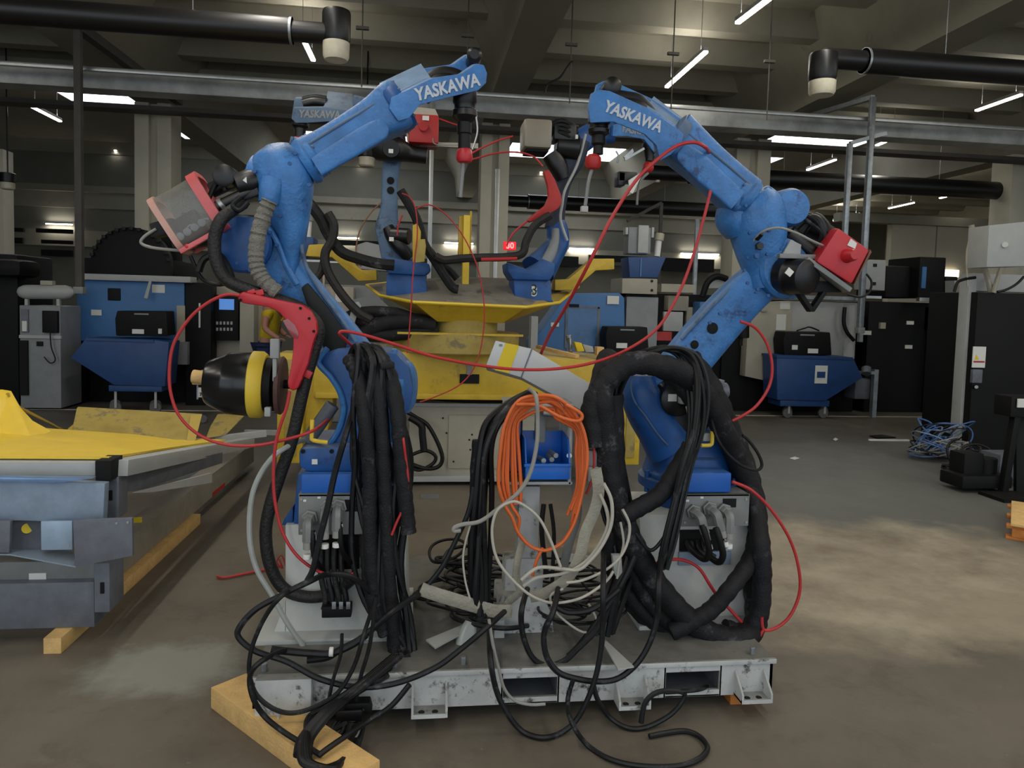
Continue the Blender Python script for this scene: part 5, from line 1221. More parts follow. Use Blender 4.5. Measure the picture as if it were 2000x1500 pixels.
solo('control_pedestal', B().beam(PZ(1958, 965, 0), P(1985, 800, 5.9), .07, .06, .01).beam(PZ(1990, 965, 0), P(1990, 800, 6.0), .07, .06, .01).R(1975, 775, 2040, 815, 5.85, .2, .01).box(PZ(1985, 970, .015), (.5, .3, .03)), BLACK_M, 'black splayed stand at the right picture edge', 'stand')
solo('loose_tag', B().R(1988, 779, 2003, 796, 5.83, .01), LABEL, 'white label on the black splayed stand', 'label')
cable('cable_coil', [(1862, 918), (1880, 935), (1920, 952), (1965, 965)], 6.2, 3, BLACK, 'black cable trailing to the foot of the splayed stand')
solo('loose_profile', B().beam(PZ(1697, 859, .01), PZ(1775, 860, .01), .03, .02), LABEL, 'white profile lying on the floor left of the blue tangle', 'profile')
solo('loose_rag', B().poly([PZ(1698, 852, .004), PZ(1722, 850, .004), PZ(1750, 855, .004), PZ(1712, 857, .004)], V((0, 0, .01))), BLACK_M, 'dark rag beside the white floor profile', 'rag')
for i, (x, y, sx, lb) in enumerate(((1552, 895, 10, 'larger'), (1632, 858, 5, 'smaller'), (1476, 975, 6, 'middle'))):
    solo('paper_scrap', B().poly([PZ(x - sx, y, .003), PZ(x, y + 3, .003), PZ(x + sx, y, .003), PZ(x, y - 3, .003)], V((0, 0, .002))), LABEL, lb + ' white scrap on the grey floor right of the robots', 'scrap')
# wooden pallet corner
WP = thing('wooden_pallet', 'corner of a wooden pallet at the right picture edge', 'pallet', PZ(2010, 1050, 0))
o = PZ(1972, 1052, 0); o.z = 0; RW = Matrix.Rotation(math.radians(-42), 3, 'Z')
for i in range(5):
    part('deck_board', B().box(o + RW @ V((.05 + i * .13, .35, .115)), (.1, .8, .02), .003, RW), WOOD, WP)
for yy in (.02, .35, .68):
    part('bearer', B().box(o + RW @ V((.35, yy, .09)), (.75, .08, .022), .003, RW), WOOD_O, WP)
    part('bottom_board', B().box(o + RW @ V((.35, yy, .01)), (.75, .08, .02), .003, RW), WOOD_O, WP)
    for xx in (.06, .35, .64):
        part('pallet_block', B().box(o + RW @ V((xx, yy, .05)), (.1, .09, .06), .004, RW), WOOD_O, WP)
# small trolley behind the black cone
t = thing('small_trolley', 'little trolley with white number card behind the black cone', 'trolley', V((P(393, 790, 9.4).x, 9.4, 0)))
part('trolley_tray', B().R(374, 728, 402, 752, 9.4, .4, .02), WOOD, t)
part('number_card', B().R(387, 757, 398, 776, 9.38, .01), LABEL, t)
text('7', (390, 773), (395, 773), 9.37, TXTK, t, shear=0)
for x in (384, 398):
    part('trolley_leg', B().R(x, 752, x + 3, 780, 9.5, .04), GALV, t)
    q = P(x, 790, 9.5); part('castor', B().cyl(V((q.x, 9.46, .05)), V((q.x, 9.5, .05)), .05, 16), RUBBER, t)
solo('floor_grate', B().beam(PZ(822, 970, .004), PZ(858, 970, .004), .12, .006), GALV, 'small metal floor plate in front of the positioner base', 'grate')
# ------------------------------------------------------------ frames and sheet metal stacked at the left
TB = PZ(103, 1280, 0)
def timb(a, c, w_, h_, lb): solo('timber_beam', B().beam(a, c, w_, h_, .004), WOOD, lb, 'timber')
TE = PZ(392, 1023, 0); TB = PZ(120, 1277, 0)
timb(V((TB.x - .038, TB.y, .036)), V((TE.x - .038, TE.y, .036)), .075, .072, 'long pale timber beam under the grey steel frames at the left')
timb(V((-3.6, 4.3, .036)), V((-1.7, 4.3, .036)), .075, .072, 'second timber beam hidden in the shade under the left frames')
FS = thing('steel_skid', 'lower grey box-section steel frame lying on the timber at the left', 'steel frame', V((-2.2, 4.4, .072)))
q0, q1 = P(-120, 1170, 3.45), P(182, 1170, 3.45)
part('front_beam', B().R(-140, 1140, 184, 1207, 3.45, .13, .004, z0=.073), STEELD, FS)
part('upper_beam', B().R(-140, 1098, 192, 1140, 3.5, .1, .004), GREY_P, FS)
part('name_tab', B().R(56, 1120, 90, 1135, 3.495, .01, .002), LABEL, FS)
part('end_plate', B().R(184, 1100, 214, 1196, 3.42, .16, .003), STEELD, FS)
part('end_hole', B().R(195, 1138, 203, 1160, 3.415, .01, .003), DARK, FS)
la, lb_ = PX(260, 1074, -1.57), PX(496, 899, -1.50)
print('BEAM', la, lb_)
la = la + (la - lb_) * .16
la = V((la.x - .065, la.y, .163)); lb_ = V((lb_.x - .065, lb_.y, .163))
part('side_beam', B().beam(la, lb_, .13, .18, .006), mat('dusty_steel', (142, 136, 124), .55, var=.15, dust=((150, 143, 130), 1.4)), FS)
part('beam_end', B().beam(lb_, lb_ + (lb_ - la).normalized() * .02, .1, .13), DARK, FS)
part('rear_beam', B().beam(V((-4.5, 6.2, .17)), V((lb_.x, 6.2, .17)), .12, .14, .004), GREY_P, FS)
part('red_stencil', B().poly([la.lerp(lb_, .6) + V((.066, 0, -.085)), la.lerp(lb_, .7) + V((.066, 0, -.085)), la.lerp(lb_, .7) + V((.066, 0, -.055)), la.lerp(lb_, .6) + V((.066, 0, -.055))], V((.002, 0, 0))), RED_D, FS)
F2 = thing('steel_skid', 'upper pale steel frame sloping back under the yellow panel at the left', 'steel frame', V((-2.2, 4.2, .6)))
ua, ub = P(213, 916, 3.5), P(486, 864, 6.0)
part('front_beam', B().R(-160, 902, 186, 930, 3.48, .12, .004), GREY_L, F2)
part('beam_socket', B().R(186, 900, 217, 940, 3.44, .13, .003), DARK, F2)
part('side_beam', B().beam(ua + V((.03, .02, 0)), ub, .09, .075, .004), GREY_L, F2)
part('side_web', B().poly([P(222, 930, 3.6), P(425, 884, 5.0), P(424, 905, 5.0), P(300, 945, 4.1), P(232, 962, 3.62)], V((.03, .01, 0))), STEELD, F2)
part('corner_post', B().R(200, 932, 232, 1012, 3.5, .1, .003), STEELD, F2)
part('post_hole', B().R(212, 958, 219, 978, 3.495, .01, .003), DARK, F2)
part('brace', B().poly([P(258, 963, 3.7), P(412, 924, 4.6), P(413, 943, 4.6), P(300, 961, 3.9)], V((0, .02, .0))), GREY_L, F2)
part('rear_strut', B().beam(P(520, 846, 6.1), P(420, 858, 6.0), .05, .05), GREY_L, F2)
part('side_beam', B().beam(P(478, 844, 6.5), P(600, 846, 6.5), .04, .04), GREY_L, F2)
SB = thing('sheet_metal_box', 'blue grey sheet metal trough with open lower tray at the left edge', 'sheet metal box', V((-2.2, 3.5, .45)))
part('trough_front', B().prism([(-140, 935), (110, 940), (205, 945), (201, 1022), (60, 1018), (-140, 1012)], 3.38, .05, bev=.006), STEELB, SB)
part('trough_lip', B().prism([(-140, 928), (60, 934), (180, 935), (110, 944), (-140, 938)], 3.34, .05, bev=.004), mat('sheet_blue', (120, 150, 190), .35, metal=.4), SB)
part('tray_plate', B().prism([(142, 1016), (258, 1012), (259, 1086), (146, 1108)], 3.3, .02, bev=.003), STEELD, SB)
part('tray_plate', B().prism([(-140, 1016), (20, 1018), (18, 1080), (-140, 1080)], 3.3, .02, bev=.003), STEELD, SB)
part('tray_back', B().R(12, 1018, 84, 1085, 3.42, .01), STEELD, SB)
part('light_tab', B().R(80, 1018, 141, 1074, 3.33, .015, .002), mat('tab_blue', (150, 170, 190), .4, metal=.3), SB)
part('tray_floor', B().poly([P(-140, 1080, 3.3), P(18, 1082, 3.3), P(148, 1106, 3.3), P(142, 1074, 3.42), P(-140, 1072, 3.42)], V((0, 0, -.006))), STEELB, SB)
part('yellow_sticker', B().cyl(P(53, 1032, 3.42), P(53, 1032, 3.415), .022, 16), LABELY, SB)
part('yellow_sticker', B().R(261, 1011, 276, 1021, 3.9, .01), LABELY, SB)
for x, y in ((250, 1020), (228, 1022), (134, 1066)): part('rivet', bolt(P(x, y, 3.3), .006, .004), ALU, SB)
YP_ = thing('sheet_metal_guard', 'bright yellow sheet panel with curved fin lying on the left frames', 'panel', V((-2, 4, .7)))
zt_ = P(100, 897, 3.5).z
fl = [PZ(-150, 895, zt_), PZ(213, 897, zt_), P(330, 878, 4.4), P(440, 862, 5.3), P(345, 857, 5.3), P(150, 850, 4.9), P(60, 838, 4.7), P(-150, 820, 4.6)]
part('panel_sheet', B().poly(fl, V((0, 0, .012))), YEL_B, YP_)
part('curved_fin', B().poly([P(x, y, Y) for x, y, Y in ((-150, 770, 4.5), (0, 765, 4.4), (18, 768, 4.4), (36, 800, 4.45), (60, 826, 4.5), (100, 848, 4.6), (125, 856, 4.7), (60, 870, 4.2), (-150, 880, 3.9))], V((.0, .02, .01))), YEL_B, YP_)
part('fin_rim', B().tube(pts([(14, 768, 4.39), (34, 800, 4.43), (60, 828, 4.48), (100, 850, 4.58), (128, 859, 4.68)]), .008, 6), YEL_D, YP_)
part('dusty_plate', B().poly([P(150, 798, 5.35), P(392, 812, 5.35), P(372, 874, 5.0), P(136, 862, 5.0)], V((0, .02, .01))), YEL_D, YP_, 'upright dusty yellow plate')
part('chalk_mark', B().tube([P(176, 812, 5.3), P(192, 818, 5.27), P(190, 830, 5.2), P(183, 845, 5.12), P(172, 832, 5.18)], .006, 5), mat('chalk_brown', (96, 78, 40), .8), YP_)
part('plate_bracket', B().poly([P(372, 814, 5.3), P(394, 812, 5.3), P(378, 874, 5.0), P(362, 876, 4.95)], V((.0, .01, .01))), YEL, YP_)
part('plate_bracket', B().poly([P(132, 840, 5.1), P(142, 832, 5.15), P(136, 862, 5.0), P(112, 872, 4.8)], V((.0, .01, .01))), YEL, YP_)
part('rear_wing', B().poly([P(424, 812, 6.4), P(480, 809, 6.4), P(462, 828, 6.2), P(440, 850, 6.0), P(402, 856, 5.9), P(410, 835, 6.1)], V((0, .02, .01))), YEL_D, YP_)
part('brace_rod', B().beam(P(24, 788, 4.4), P(134, 846, 5.2), .012, .012), YEL_D, YP_)
part('panel_slot', B().R(198, 884, 238, 887, 4.0, .02), YEL_D, YP_)

# ------------------------------------------------------------ centre post with bin
CP = thing('control_post', 'grey steel post with open box frame in the middle of the pallet', 'post', V((P(1005, 1290, 3.0).x, 3.0, ZD)))
Yc = 3.0
part('post_shaft', B().R(1012, 950, 1053, 1100, Yc + .05, .09, .006).R(985, 1090, 1062, 1180, Yc + .04, .11, .02), WORN, CP)
part('post_foot', B().prism([(975, 1165), (1060, 1165), (1078, 1200), (1088, 1300), (968, 1300)], Yc - .02, .2, bev=.006), WORN, CP)
part('foot_gusset', B().prism([(970, 1200), (985, 1165), (985, 1300), (960, 1300)], Yc - .06, .03), GREY_L, CP)
part('base_knob', B().sphere(P(1022, 1278, Yc - .03), .013), BLACK, CP)
def frame(x0, y0, x1, y1, Y, dY, th):
    b = B()
    for a_ in ((x0, y0, x1, y0 + th), (x0, y1 - th, x1, y1), (x0, y0, x0 + th, y1), (x1 - th, y0, x1, y1)): b.R(*a_, Y, dY, .003)
    return b
part('box_frame', frame(990, 788, 1118, 947, Yc - .04, .2, 6), WORN, CP)
part('box_side', B().R(1092, 800, 1113, 940, Yc + .12, .02), GREY_L, CP)
part('box_floor', B().R(990, 920, 1113, 941, Yc + .1, .02), WORN, CP)
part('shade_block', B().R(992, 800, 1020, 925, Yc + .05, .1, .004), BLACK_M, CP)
part('side_panel', B().R(992, 825, 1016, 920, Yc + .03, .02, .002), BLUE_D, CP)
part('holder_column', B().R(1048, 800, 1066, 865, Yc + .03, .06, .006), GREY_P, CP)
part('holder_ring', B().cyl(P(1060, 806, Yc - .02), P(1110, 812, Yc - .02), .014, 12).cyl(P(1112, 890, Yc - .05), P(1112, 890, Yc - .02), .012, 14), ALU, CP)
BN = thing('small_parts_bin', 'bright blue plastic parts bin with pins in the box frame of the post', 'bin', P(1060, 933, Yc))
BINB = mat('bin_bright_blue', (20, 98, 190), .35, var=.05)
x0, x1 = P(1020, 930, Yc).x, P(1103, 930, Yc).x; z0, z1 = P(1060, 933, Yc - .05).z, P(1060, 853, Yc - .05).z
b = B(); yf, yb = Yc - .08, Yc + .1; zm = P(1060, 908, Yc - .08).z; xm = (x0 + x1) / 2; wv = (x1 - x0) / 2
b.box(V((xm, (yf + yb) / 2, z0 + .004)), (2 * wv, yb - yf, .008), .003).box(V((xm, yb, (z0 + z1) / 2)), (2 * wv, .008, z1 - z0), .003)
b.box(V((xm, yf, (z0 + zm) / 2)), (2 * wv, .008, zm - z0), .003)
for s_ in (-1, 1):
    b.poly([V((xm + s_ * wv, yf, z0)), V((xm + s_ * wv, yf, zm)), V((xm + s_ * wv, yf + .05, z1 - .01)), V((xm + s_ * wv, yb, z1)), V((xm + s_ * wv, yb, z0))], V((.006, 0, 0)))
part('bin_shell', b, BINB, BN)
part('bin_lip', B().box(V((xm, yf - .006, zm)), (2 * wv + .014, .02, .014), .004), BINB, BN)
for a_ in (((1078, 898), (1070, 888)), ((1086, 890), (1074, 882)), ((1062, 900), (1052, 894))):
    part('steel_pin', B().cyl(P(*a_[0], Yc - .06), P(*a_[1], Yc + .02), .011, 14), GALV, BN)
WD = thing('rail_cover', 'white box-section rail with yellow stripe leaning behind the orange coil', 'cover', P(1150, 790, 3.5))
cr = [(968, 665), (1038, 681), (1161, 754), (1142, 805), (1018, 737), (948, 717)]
part('rail_body', B().prism(cr, 3.45, .09, (6, 10), .004), mat('white_rail', (196, 197, 196), .4, var=.04), WD)
part('yellow_stripe', B().prism([(988, 670), (1014, 675), (994, 729), (967, 723)], 3.447, .004), LABELY, WD)
part('cover_joint', B().prism([(1038, 681), (1040, 682), (1019, 738), (1017, 737)], 3.446, .004), STEELD, WD)
part('small_print', B().R(975, 672, 981, 676, 3.446, .003), GREY, WD)

# ------------------------------------------------------------ cables
def cab(L_, Y, r, m, label, nm='cable', **k): cable(nm, L_, Y, r, m, label, 'hose' if 'hose' in nm or 'sleeve' in nm else ('strap' if 'strap' in nm else 'cable'), **k)
def fz(x, y, z=.012):
    q = PZ(x, y, z); return (x, y, q.y)
# left robot
cab([(474, 398, 3.1), (452, 412, 3.02), (430, 432), (419, 470), (424, 515), (445, 548), (490, 568), (545, 586), (590, 604), (622, 640), (612, 690), (600, 730), (588, 780), (570, 860), (548, 925), (527, 990), (519, 1045), (528, 1105), (555, 1150), (602, 1166), (650, 1158), (690, 1128, 2.93)], 2.99, 12, HOSE, 'thick dark corrugated hose looping down the left side of the left robot', 'corrugated_hose', seg=12)
cab([(527, 392), (515, 420), (505, 455), (500, 495), (503, 525), (517, 550), (543, 572)], 2.98, 15, GFAB, 'wrinkled grey fabric sleeve on the left robot elbow', 'fabric_sleeve', seg=14, wob=.14, sub=8)
cab([(425, 520), (440, 552), (452, 540), (430, 500), (400, 505), (388, 530)], 3.05, 7, BLACK, 'black hose curl under the clear feeder box', 'black_hose')
cab([(372, 500), (395, 545), (430, 556), (452, 545)], 3.08, 4, BLACK, 'thin black cable under the clear feeder box')
cab([(305, 447), (282, 462), (276, 475), (300, 484), (360, 490)], 3.1, 3, GCAB, 'thin grey wire left of the clear feeder box')
cab([(405, 395), (420, 360), (432, 355), (440, 372)], 3.1, 5, BLACK, 'short black loop above the clear feeder box')
cab([(470, 385), (455, 400), (468, 410), (485, 395)], 3.0, 5, CABLE, 'short grey black cable beside the left elbow motor')
cab([(600, 858, 3.1), (575, 866, 3.0), (540, 886), (512, 920), (493, 965), (487, 1020), (490, 1070), (503, 1115), (530, 1160), (560, 1215), (592, 1262)], 2.93, 5, PLAST, 'translucent hose left of the left pedestal', 'clear_hose')
cab([(468, 577), (440, 576), (405, 592), (370, 622), (340, 670), (331, 720), (334, 770), (352, 815), (390, 850), (440, 868), (500, 870), (560, 858), (610, 842), (640, 820, 3.06)], 2.9, 3.2, REDC, 'red cable in a big loop left of the red guard', 'red_cable')
cab([(566, 764), (560, 795), (548, 830), (538, 870), (534, 930), (538, 985), (552, 1040), (580, 1085), (620, 1115), (655, 1123), (690, 1121)], 2.87, 3.3, REDC, 'red cable hanging from the red guard past the pedestal', 'red_cable')
cab([(695, 682, 3.05), (675, 664, 2.98), (663, 652), (672, 647), (710, 654), (770, 672), (850, 697), (940, 714), (1020, 722), (1100, 719), (1170, 705), (1230, 680), (1285, 640), (1325, 575), (1352, 505), (1375, 425), (1388, 372)], 2.93, 3.0, REDC, 'long red cable sagging between both front robots', 'red_cable')
cab([(1056, 692, 3.6), (1075, 650, 3.4), (1105, 600, 3.2), (1150, 515), (1195, 425), (1240, 355), (1280, 315), (1320, 286), (1355, 278), (1378, 288), (1385, 300, 3.12)], 3.0, 3.0, REDC, 'red cable rising over the right robot forearm', 'red_cable')
cab([(783, 815, 3.0), (787, 850), (793, 900), (797, 940), (790, 985), (775, 1020), (765, 1045)], 2.84, 2.5, REDC, 'thin red cable along the black cable curtain', 'red_cable')
cab([fz(424, 1126), fz(440, 1128), fz(480, 1120), fz(520, 1112), fz(548, 1104)], 3, 2.5, REDC, 'red cable end lying on the floor left of the pallet', 'red_cable')
cab([(545, 1092), (552, 1110), (540, 1098), (550, 1085), (558, 1105)], 3.1, 1.5, REDC, 'thin red cable knot at the left pedestal', 'red_cable')
cab([(690, 800, 3.0), (678, 840), (655, 920), (640, 990), (625, 1050), (612, 1110), (600, 1135)], 2.84, 6, CABLE, 'dark grey cable crossing diagonally in front of the left blue cover')
# black cable curtain
def curtain(guide, n, rr, mats, label, grp, seedv, nm='cable', tail=None):
    random.seed(seedv)
    for i in range(n):
        t = -1 + 2 * (i + .5) / n + random.uniform(-.15, .15); ph = random.uniform(0, 6)
        q = []
        for k, (x, y, hw, Y) in enumerate(guide):
            tt = t * (1 + .25 * math.sin(ph + k * .9)) + .18 * math.sin(ph * 2 + k * 1.7)
            q.append((x + hw * tt, y + random.uniform(-4, 4), Y + .035 * math.sin(ph + k * .8)))
        if tail: q += tail(i, t)
        cab(q, 3, random.uniform(*rr), random.choice(mats), label, nm, group=grp, seg=7, sub=5)
def tailL(i, t):
    e = random.random()
    if e < .5: return [(800 + 12 * t, 1270, 2.86), (785, 1300, 2.78), (740 + t * 6, 1325, 2.66), (690 + 8 * t, 1352, 2.62), fz(640 + 10 * t, 1392, .16), fz(600 + 12 * t, 1440, .12), fz(592 + 14 * t, 1475, .11)]
    return [(785 + 18 * t, 1265, 2.86), (790 + 18 * t, 1300 + random.uniform(-20, 5), 2.8)]
curtain([(690, 705, 14, 3.04), (712, 676, 26, 2.98), (735, 712, 44, 2.92), (738, 800, 48, 2.9), (742, 900, 52, 2.9), (746, 1000, 54, 2.9), (750, 1100, 48, 2.89), (760, 1190, 42, 2.88)], 13, (4.5, 8), [CABLE, BLACK, CABLE], 'black cable in the hanging curtain on the left robot', 'black cable curtain on the left robot', 11, tail=tailL)
for L_, r, lb in (([(682, 700), (700, 740), (712, 820), (722, 920), (722, 1020), (726, 1120), (735, 1180)], 14, 'broad black fabric sleeve at the left of the cable curtain'),
                  ([(745, 700), (765, 745), (778, 820), (784, 900), (792, 980), (798, 1040)], 15, 'broad black fabric sleeve at the right of the cable curtain'),
                  ([(715, 685), (735, 730), (745, 830), (752, 950), (758, 1080), (765, 1200), (770, 1270)], 13, 'black fabric sleeve in the middle of the cable curtain'),
                  ([(712, 1040), (716, 1090), (722, 1150), (735, 1200), (752, 1240)], 12, 'short black fabric sleeve low on the left pedestal')):
    cab([(x, y, 2.86 + (.1 if k == 0 else .04 if k == 1 else 0)) for k, (x, y) in enumerate(L_)], 2.9, r, BLACK_F, lb, 'fabric_sleeve', seg=14, wob=.1, sub=8)
solo('cable_tie', B().beam(P(742, 715, 2.85), P(770, 712, 2.86), .035, .025, .006), BLACK, 'black tie band round the right sleeve of the curtain', 'band')
# loops in front of the pallet, left
LP = [([(735, 1168, 2.86), (690, 1128, 2.8), (640, 1122, 2.76), (600, 1138), (545, 1165), (500, 1190), (470, 1222), (466, 1245), (500, 1272), (560, 1292), (625, 1326), (700, 1342), (775, 1334), (850, 1304), (900, 1268), (955, 1222), (985, 1195, 2.8)], 2.62, 5.5, 'heavy black cable swinging in a wide loop left of the pallet'),
      ([(600, 1135, 2.8), (555, 1160), (522, 1198), (497, 1250), (487, 1292), (490, 1330), (505, 1362), (540, 1387), (578, 1392), (625, 1376), (662, 1350), (692, 1300), (712, 1235), (735, 1165, 2.8)], 2.58, 4.2, 'round black cable loop over the left pallet corner'),
      ([(610, 1278, 2.75), (560, 1270, 2.7), (510, 1292), (488, 1322), (495, 1365), fz(518, 1400, .12), fz(552, 1428, .11), fz(590, 1452, .11), fz(625, 1474, .1)], 2.56, 5, 'black cable running over the pale timber end'),
      ([(800, 1337), (765, 1378), (725, 1405), fz(678, 1436, .11), fz(640, 1462, .11), fz(622, 1476, .1)], 2.56, 5.5, 'black cable slanting down to the connector tangle'),
      ([(818, 1160, 2.85), (770, 1192), (735, 1222), (700, 1250), (665, 1268), (640, 1284), (600, 1290)], 2.75, 6, 'black cable crossing low over the cable curtain'),
      ([(530, 1268), (560, 1272), (610, 1276), (648, 1276), (690, 1258), (715, 1240)], 2.7, 7.5, 'thick black cable with a white clip on the flat grey box'),
      ([(668, 1238), (665, 1280), (650, 1330), (640, 1380), (634, 1430)], 2.6, 3.5, 'thin black cable hanging down the left end of the pallet'),
      ([(735, 1165), (722, 1260), (705, 1320), (695, 1370), (690, 1400)], 2.62, 4, 'thin black cable hanging beside the black plug')]
for L_, Y, r, lb in LP: cab(L_, Y, r, CABLE, lb)
solo('cable_clip', B().cyl(P(643, 1273, 2.68), P(651, 1273, 2.68), .017, 14), LABEL, 'white clip on the thick cable above the flat grey box', 'clip')
solo('hose_clamp', B().cyl(P(640, 1158, 2.985), P(648, 1162, 2.985), .032, 20), LABEL, 'white clamp on the thick corrugated hose', 'clamp')
for i in range(4):
    d = i * 5
    cab([(782 - d, 1282, 2.72), (705 - d, 1345), (655 - d, 1378), (618 - d, 1402), fz(594 + d * .4, 1435, .13), fz(586 + d, 1468, .12), fz(595 + d, 1492, .11), fz(640 + d, 1500, .1), fz(690 - d, 1470, .06), (708 - d, 1420, 2.56)], 2.58, 6, [CABLE, BLACK][i % 2], 'black cable of the thick bundle looping to the floor at bottom left', group='thick cable bundle at bottom left')
cab([fz(630, 1512, .01), fz(665, 1478, .02), (695, 1440, 2.5), (702, 1425)], 2.5, 2, GCAB, 'thin pale cable at the bottom beside the connector tangle')
PLG = thing('connector_plug', 'black connector plug hanging on the left front of the pallet', 'plug', P(690, 1400, 2.6))
part('plug_hood', B().prism([(672, 1375), (722, 1373), (727, 1392), (716, 1396), (708, 1384), (672, 1386)], 2.6, .05, bev=.006), BLACK_M, PLG)
part('plug_body', B().R(655, 1388, 708, 1412, 2.59, .07, .008), MOTOR, PLG)
part('cable_boot', B().cyl(P(690, 1410, 2.6), P(680, 1440, 2.58), .025, 14).cyl(P(640, 1440, 2.56), P(628, 1432, 2.6), .03, 14), BLACK, PLG)
for i in range(7):
    random.seed(60 + i)
    part('connector_lead', B().tube(pts([(660 + i * 7, 1405, 2.6), (650 + random.uniform(-15, 20), 1430, 2.57), (655 + random.uniform(-20, 20), 1455, 2.54), (640 + random.uniform(-20, 30), 1475, 2.5)]), .007, 6), CABLE, PLG)
# right-hand loops
x_ = 2.6
for L_, Y, r, lb in (([(1179, 1080, 2.8), (1178, 1150), (1177, 1220), (1173, 1275), (1158, 1340), (1130, 1400), (1098, 1430), (1060, 1441), (1020, 1428), (990, 1392), (969, 1347), (958, 1287), (955, 1217, 2.8)], 2.58, 5.2, 'black cable in a deep loop hanging below the fork pocket'),
                     ([(1292, 1080, 2.85), (1287, 1140), (1283, 1205), (1269, 1255), (1244, 1296), (1207, 1325), (1165, 1331), (1119, 1324), (1088, 1311), (1067, 1280), (1063, 1235), (1081, 1193), (1090, 1150, 2.8)], 2.62, 5.5, 'black cable in a big loop across the right half of the pallet'),
                     ([(1119, 1329), (1109, 1368), fz(1116, 1410, .1), fz(1147, 1455), fz(1193, 1483), fz(1252, 1496), fz(1322, 1496), fz(1364, 1483), fz(1382, 1462), fz(1368, 1440), fz(1340, 1428), fz(1305, 1431), fz(1268, 1438)], 2.6, 5, 'black cable lying in a long curve on the floor at the bottom'),
                     ([(1158, 1333), (1168, 1368), fz(1193, 1403, .03), fz(1228, 1422), fz(1263, 1420), (1305, 1399), (1329, 1375), (1336, 1354), (1305, 1349), (1278, 1355), (1259, 1375), fz(1252, 1412, .02)], 2.6, 5, 'black cable loop hanging in front of the right fork pocket'),
                     ([(1300, 1352), (1330, 1350), (1362, 1347), (1385, 1340, 2.8)], 2.6, 4.5, 'black cable end poking into the right fork pocket'),
                     ([(1030, 1150, 2.85), (1020, 1185), (1018, 1215), (1024, 1250), (1040, 1284), (1067, 1300), (1100, 1292), (1130, 1265), (1160, 1235), (1180, 1200)], 2.72, 5.5, 'black cable looping round the foot of the centre post'),
                     ([(1085, 1185), (1110, 1196), (1150, 1192), (1180, 1175), (1210, 1150)], 2.75, 6, 'heavy black cable bridging from post to right robot'),
                     ([(1240, 1085), (1225, 1120), (1200, 1165), (1165, 1215), (1130, 1262), (1100, 1290)], 2.78, 6, 'black cable slanting left from the right cable mass'),
                     ([(1240, 1040), (1270, 1075), (1300, 1045), (1315, 1010)], 2.86, 4, 'short black cable bow at the right pedestal')):
    cab(L_, Y, r, CABLE, lb)
cab([(955, 1210), (963, 1260), (975, 1310), (985, 1345), (1005, 1368), (1035, 1376), (1065, 1375)], 2.62, 3.2, GCAB, 'pale grey cable dropping into the middle fork pocket')
# right robot black mass
MA = [([(1212, 1010), (1222, 1080), (1252, 1150), (1300, 1210), (1350, 1250), (1410, 1262), (1455, 1250)], 2.94, 15, 'lowest black fabric hose in front of the right pedestal foot'),
      ([(1196, 1040), (1200, 1110), (1226, 1170), (1268, 1215), (1320, 1245)], 3.0, 15, 'black fabric hose at the left foot of the right pedestal'),
      ([(1188, 700, 3.1), (1175, 760), (1185, 850), (1192, 930), (1215, 1010), (1245, 1080), (1290, 1150), (1340, 1205), (1395, 1240), (1450, 1245), (1476, 1215, 2.98), (1474, 1140, 3.02), (1475, 1060, 3.06), (1468, 970, 3.08), (1442, 900, 3.06), (1408, 830, 3.0), (1375, 770, 2.95), (1335, 730), (1280, 712), (1225, 712), (1180, 750), (1158, 800), (1160, 870)], 2.9, 22, 'biggest black fabric hose loop hanging round the right robot'),
      ([(1195, 770), (1198, 880), (1205, 980), (1230, 1080), (1275, 1160), (1320, 1215), (1370, 1250), (1420, 1252)], 2.96, 23, 'black fabric hose hanging on the left of the right robot'),
      ([(1172, 800), (1188, 900), (1205, 990), (1190, 1080), (1215, 1140), (1262, 1200), (1310, 1238)], 2.98, 17, 'inner black fabric hose on the left of the right robot'),
      ([(1350, 870), (1320, 920), (1290, 965), (1250, 990), (1215, 1010)], 2.86, 18, 'black fabric hose crossing in front of the right robot column'),
      ([(1480, 1040, 3.04), (1464, 1095, 2.96), (1430, 1145), (1390, 1190), (1350, 1215), (1310, 1235)], 2.88, 16, 'black fabric hose crossing the right pedestal front'),
      ([(1450, 920, 3.1), (1474, 1000, 3.02), (1486, 1070), (1488, 1140), (1482, 1200), (1455, 1235), (1415, 1228)], 2.94, 18, 'outer black fabric hose at the right of the right pedestal'),
      ([(1345, 700), (1388, 760), (1428, 850), (1460, 930), (1476, 1010), (1478, 1100)], 3.12, 23, 'black fabric hose falling down the right side of the right robot'),
      ([(1165, 770), (1200, 725), (1255, 712), (1310, 735), (1350, 780)], 2.95, 16, 'black fabric hose arched over the right robot shoulder')]
for L_, Y, r, lb in MA: cab(L_, Y, r, BLACK_F, lb, 'fabric_hose', seg=14, wob=.08, sub=7)
cab([(1355, 1020), (1385, 1115, 2.9), (1395, 1180), (1350, 1230)], 3.0, 8, GREY_L, 'pale hose between the black hoses at the right pedestal', 'pale_hose') if False else None
curtain([(1190, 790, 16, 2.98), (1205, 735, 20, 2.96), (1245, 698, 20, 2.96), (1300, 680, 16, 2.95), (1345, 695, 18, 2.93), (1362, 750, 16, 2.88), (1360, 830, 14, 2.85), (1340, 910, 12, 2.83), (1322, 990, 12, 2.83), (1308, 1060, 12, 2.83), (1296, 1110, 10, 2.83)], 9, (3.4, 5.5), [CABLE, BLACK, BLACK, CABLE], 'black cable of the bundle arched over the right robot shoulder', 'cable bundle over the right robot shoulder', 21)
